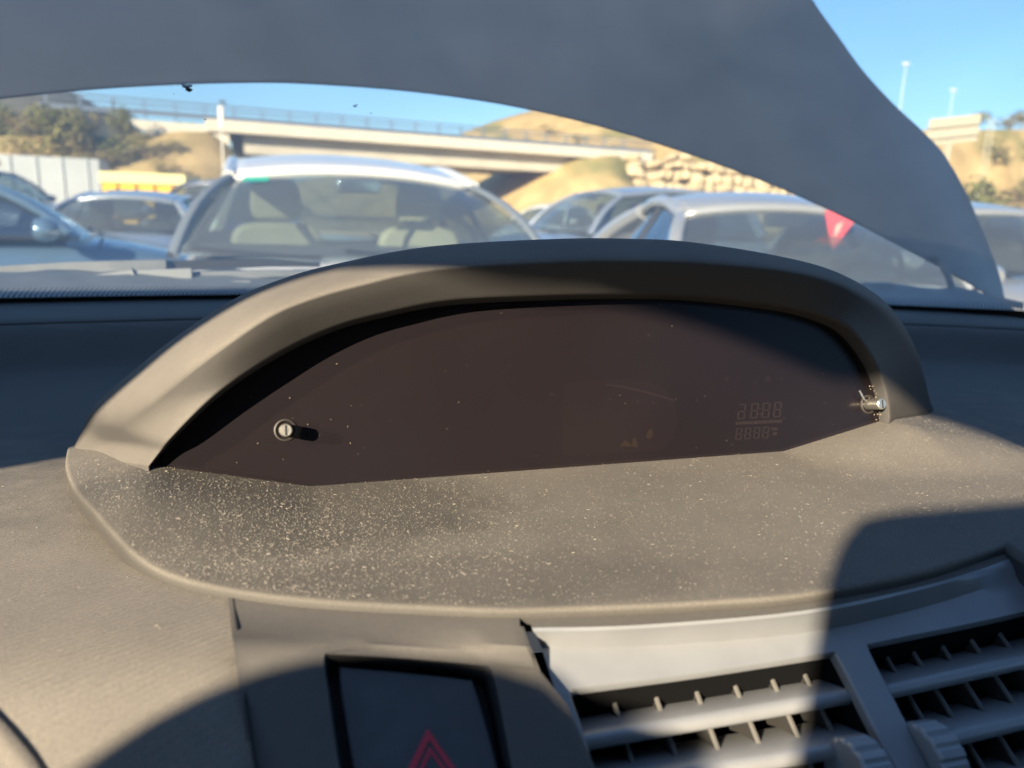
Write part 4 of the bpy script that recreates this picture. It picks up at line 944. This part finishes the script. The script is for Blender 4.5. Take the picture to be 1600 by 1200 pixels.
    for sx in (-1, 1)[:nseats]:
        sx_ = sx*.36*hw/.85; s_ = MB(); pr = [(0, .02), (.22, .0), (.24, .16), (.2, .22), (.1, .24), (0, .24)]
        f_ = [Vector((sx_+x, rf-.28, belt-.1+z)) for x, z in pr]+[Vector((sx_-x, rf-.28, belt-.1+z)) for x, z in reversed(pr[1:-1])]
        so_ = s_.loft([f_, [p+Vector((0, -.12, -.01)) for p in f_]], True, True).build('seat', seatm, root, bevel=.03)
        pr = [(0, .17), (.11, .17), (.135, .22), (.125, .34), (.09, .385), (0, .39)]
        f_ = [Vector((sx_+x, rf-.30, belt-.02+z)) for x, z in pr]+[Vector((sx_-x, rf-.30, belt-.02+z)) for x, z in reversed(pr[1:-1])]
        MB().loft([f_, [p+Vector((0, -.09, 0)) for p in f_]], True, True).build('headrest', seatm, so_, bevel=.02)
    ring = [Vector((-.36+.18*math.cos(a), cowl-.42+.07*math.sin(a), belt+.05+.15*math.sin(a))) for a in [2*math.pi*i/20 for i in range(21)]]
    MB().tube(ring, .014, 6).build('steering_wheel', 'trim_black', root)
    MB().box((0, rf+.06, H-drop-.075), (.22, .02, .065)).build('inside_mirror', 'mirror_glass' if seatm == 'beige_leather' else 'trim_black', root, bevel=.01)
    for sx in (-.35, .25): MB().tube([Vector((sx, cowl+.03, belt+.02)), Vector((sx+.28, cowl-.01, belt+.035)), Vector((sx+.5, cowl-.04, belt+.05))], .010, 6).build('wiper', 'trim_black', root)
    return root, rz
suv, _ = make_car('white_suv', 'white family car facing the windscreen, cream seats inside and a green sticker', (596, 420), 3.25, 9, 'white_paint', H=1.57, W=1.86, Lh=4.4, belt=1.0, cowl=.75, rf=-.02, rr=-1.9, rb=-2.3, wr=.62, seatm='beige_leather', windows=3, pil='pillar_dark', mz=-.1, drop=.16, prad=.026)
hb, _ = make_car('silver_hatchback', 'silver hatchback with a red pennant hanging inside its windscreen', (1318, 452), 3.45, 30, 'silver_paint', H=1.42, W=1.7, Lh=3.9, belt=.93, rr=-.75, rb=-1.5)
make_car('silver_estate', 'silver car facing the yard in front of the yellow skip', (178, 398), 8.3, -14, 'silver_blue', H=1.36, W=1.72, Lh=4.3, belt=.87, rr=-1.5, rb=-2.0)
make_car('blue_car', 'slate blue car parked side-on at the bonnet side of the silver car', (150, 402), 5.2, 95, 'slate_blue', H=1.5, W=1.72, belt=.98, cowl=.8, rr=-1.2)
make_car('grey_van', 'dark grey car with a high roof beyond the white car', (318, 350), 11.5, -20, 'grey_paint', H=1.62, W=1.78, belt=1.0, rr=-1.6, rb=-1.9)
make_car('blue_grey_car', 'blue-grey people carrier between the white car and the silver hatchback', (850, 372), 9.0, -62, 'pale_blue_grey', H=1.62, W=1.74, belt=1.0, rr=-1.7, rb=-2.0)
make_car('grey_saloon', 'pale grey car with a dark side window behind the raised bonnet', (1690, 440), 4.6, 48, 'silver_paint', H=1.46, W=1.74, belt=.95, rr=-1.2)
make_car('far_white_car', 'small white car far off below the overpass', (838, 330), 20, -30, 'white_paint', H=1.5, W=1.7, belt=.95)
ov_, _ = make_car('off_road_car', 'dark off-road car with a row of bright lamps on its roof by the trailer', (48, 330), 14, 50, 'grey_paint', H=1.74, W=1.75, belt=1.1, rr=-1.6, rb=-1.9)
for k in range(5): MB().tube([Vector((-.4+.2*k, -.25, 1.80)), Vector((-.4+.2*k, -.17, 1.80))], .085, 12).build('roof_lamp', 'chrome' if 'chrome' in MATS else mat('chrome', (.8, .78, .74), .2, .8), ov_)
# details inside the parked cars
rs = lambda u, t: (Vector((.84*u, .75-.16*u*u, 1.012))*(1-t)+Vector((.62*u, -.0, 1.36))*t)+Vector((0, .03, .02))
MB().prism([rs(.86, .86), rs(.68, .88), rs(.68, .94), rs(.86, .92)], (0, .003, .003)).build('green_sticker', mat('sticker_green', (.03, .42, .30), .5), suv, smooth=False)
pn = [at_depth(*p, 3.75) for p in ((1289, 329), (1312, 327), (1337, 344), (1318, 368), (1301, 390), (1294, 360))]
pr_ = empty('pennant', pn[0]); tag(pr_, "red pennant hanging inside the silver hatchback's windscreen", 'pennant')
o = MB().prism([p-pn[0] for p in pn], _f*.006).build('cloth', mat('pennant_red', (.45, .06, .08), .7, 0, .15, 9), pr_, smooth=False)
q = [at_depth(*p, 3.745)-pn[0] for p in ((1306, 352), (1318, 346), (1312, 360), (1303, 372))]
MB().prism(q, _f*.003).build('emblem', mat('pennant_grey', (.4, .3, .26), .7), pr_, smooth=False)
MB().tube([at_depth(1305, 318, 3.755)-pn[0], at_depth(1304, 330, 3.75)-pn[0]], .003, 5).build('string', 'trim_black', pr_)
if '_world' in car: del car['_world']
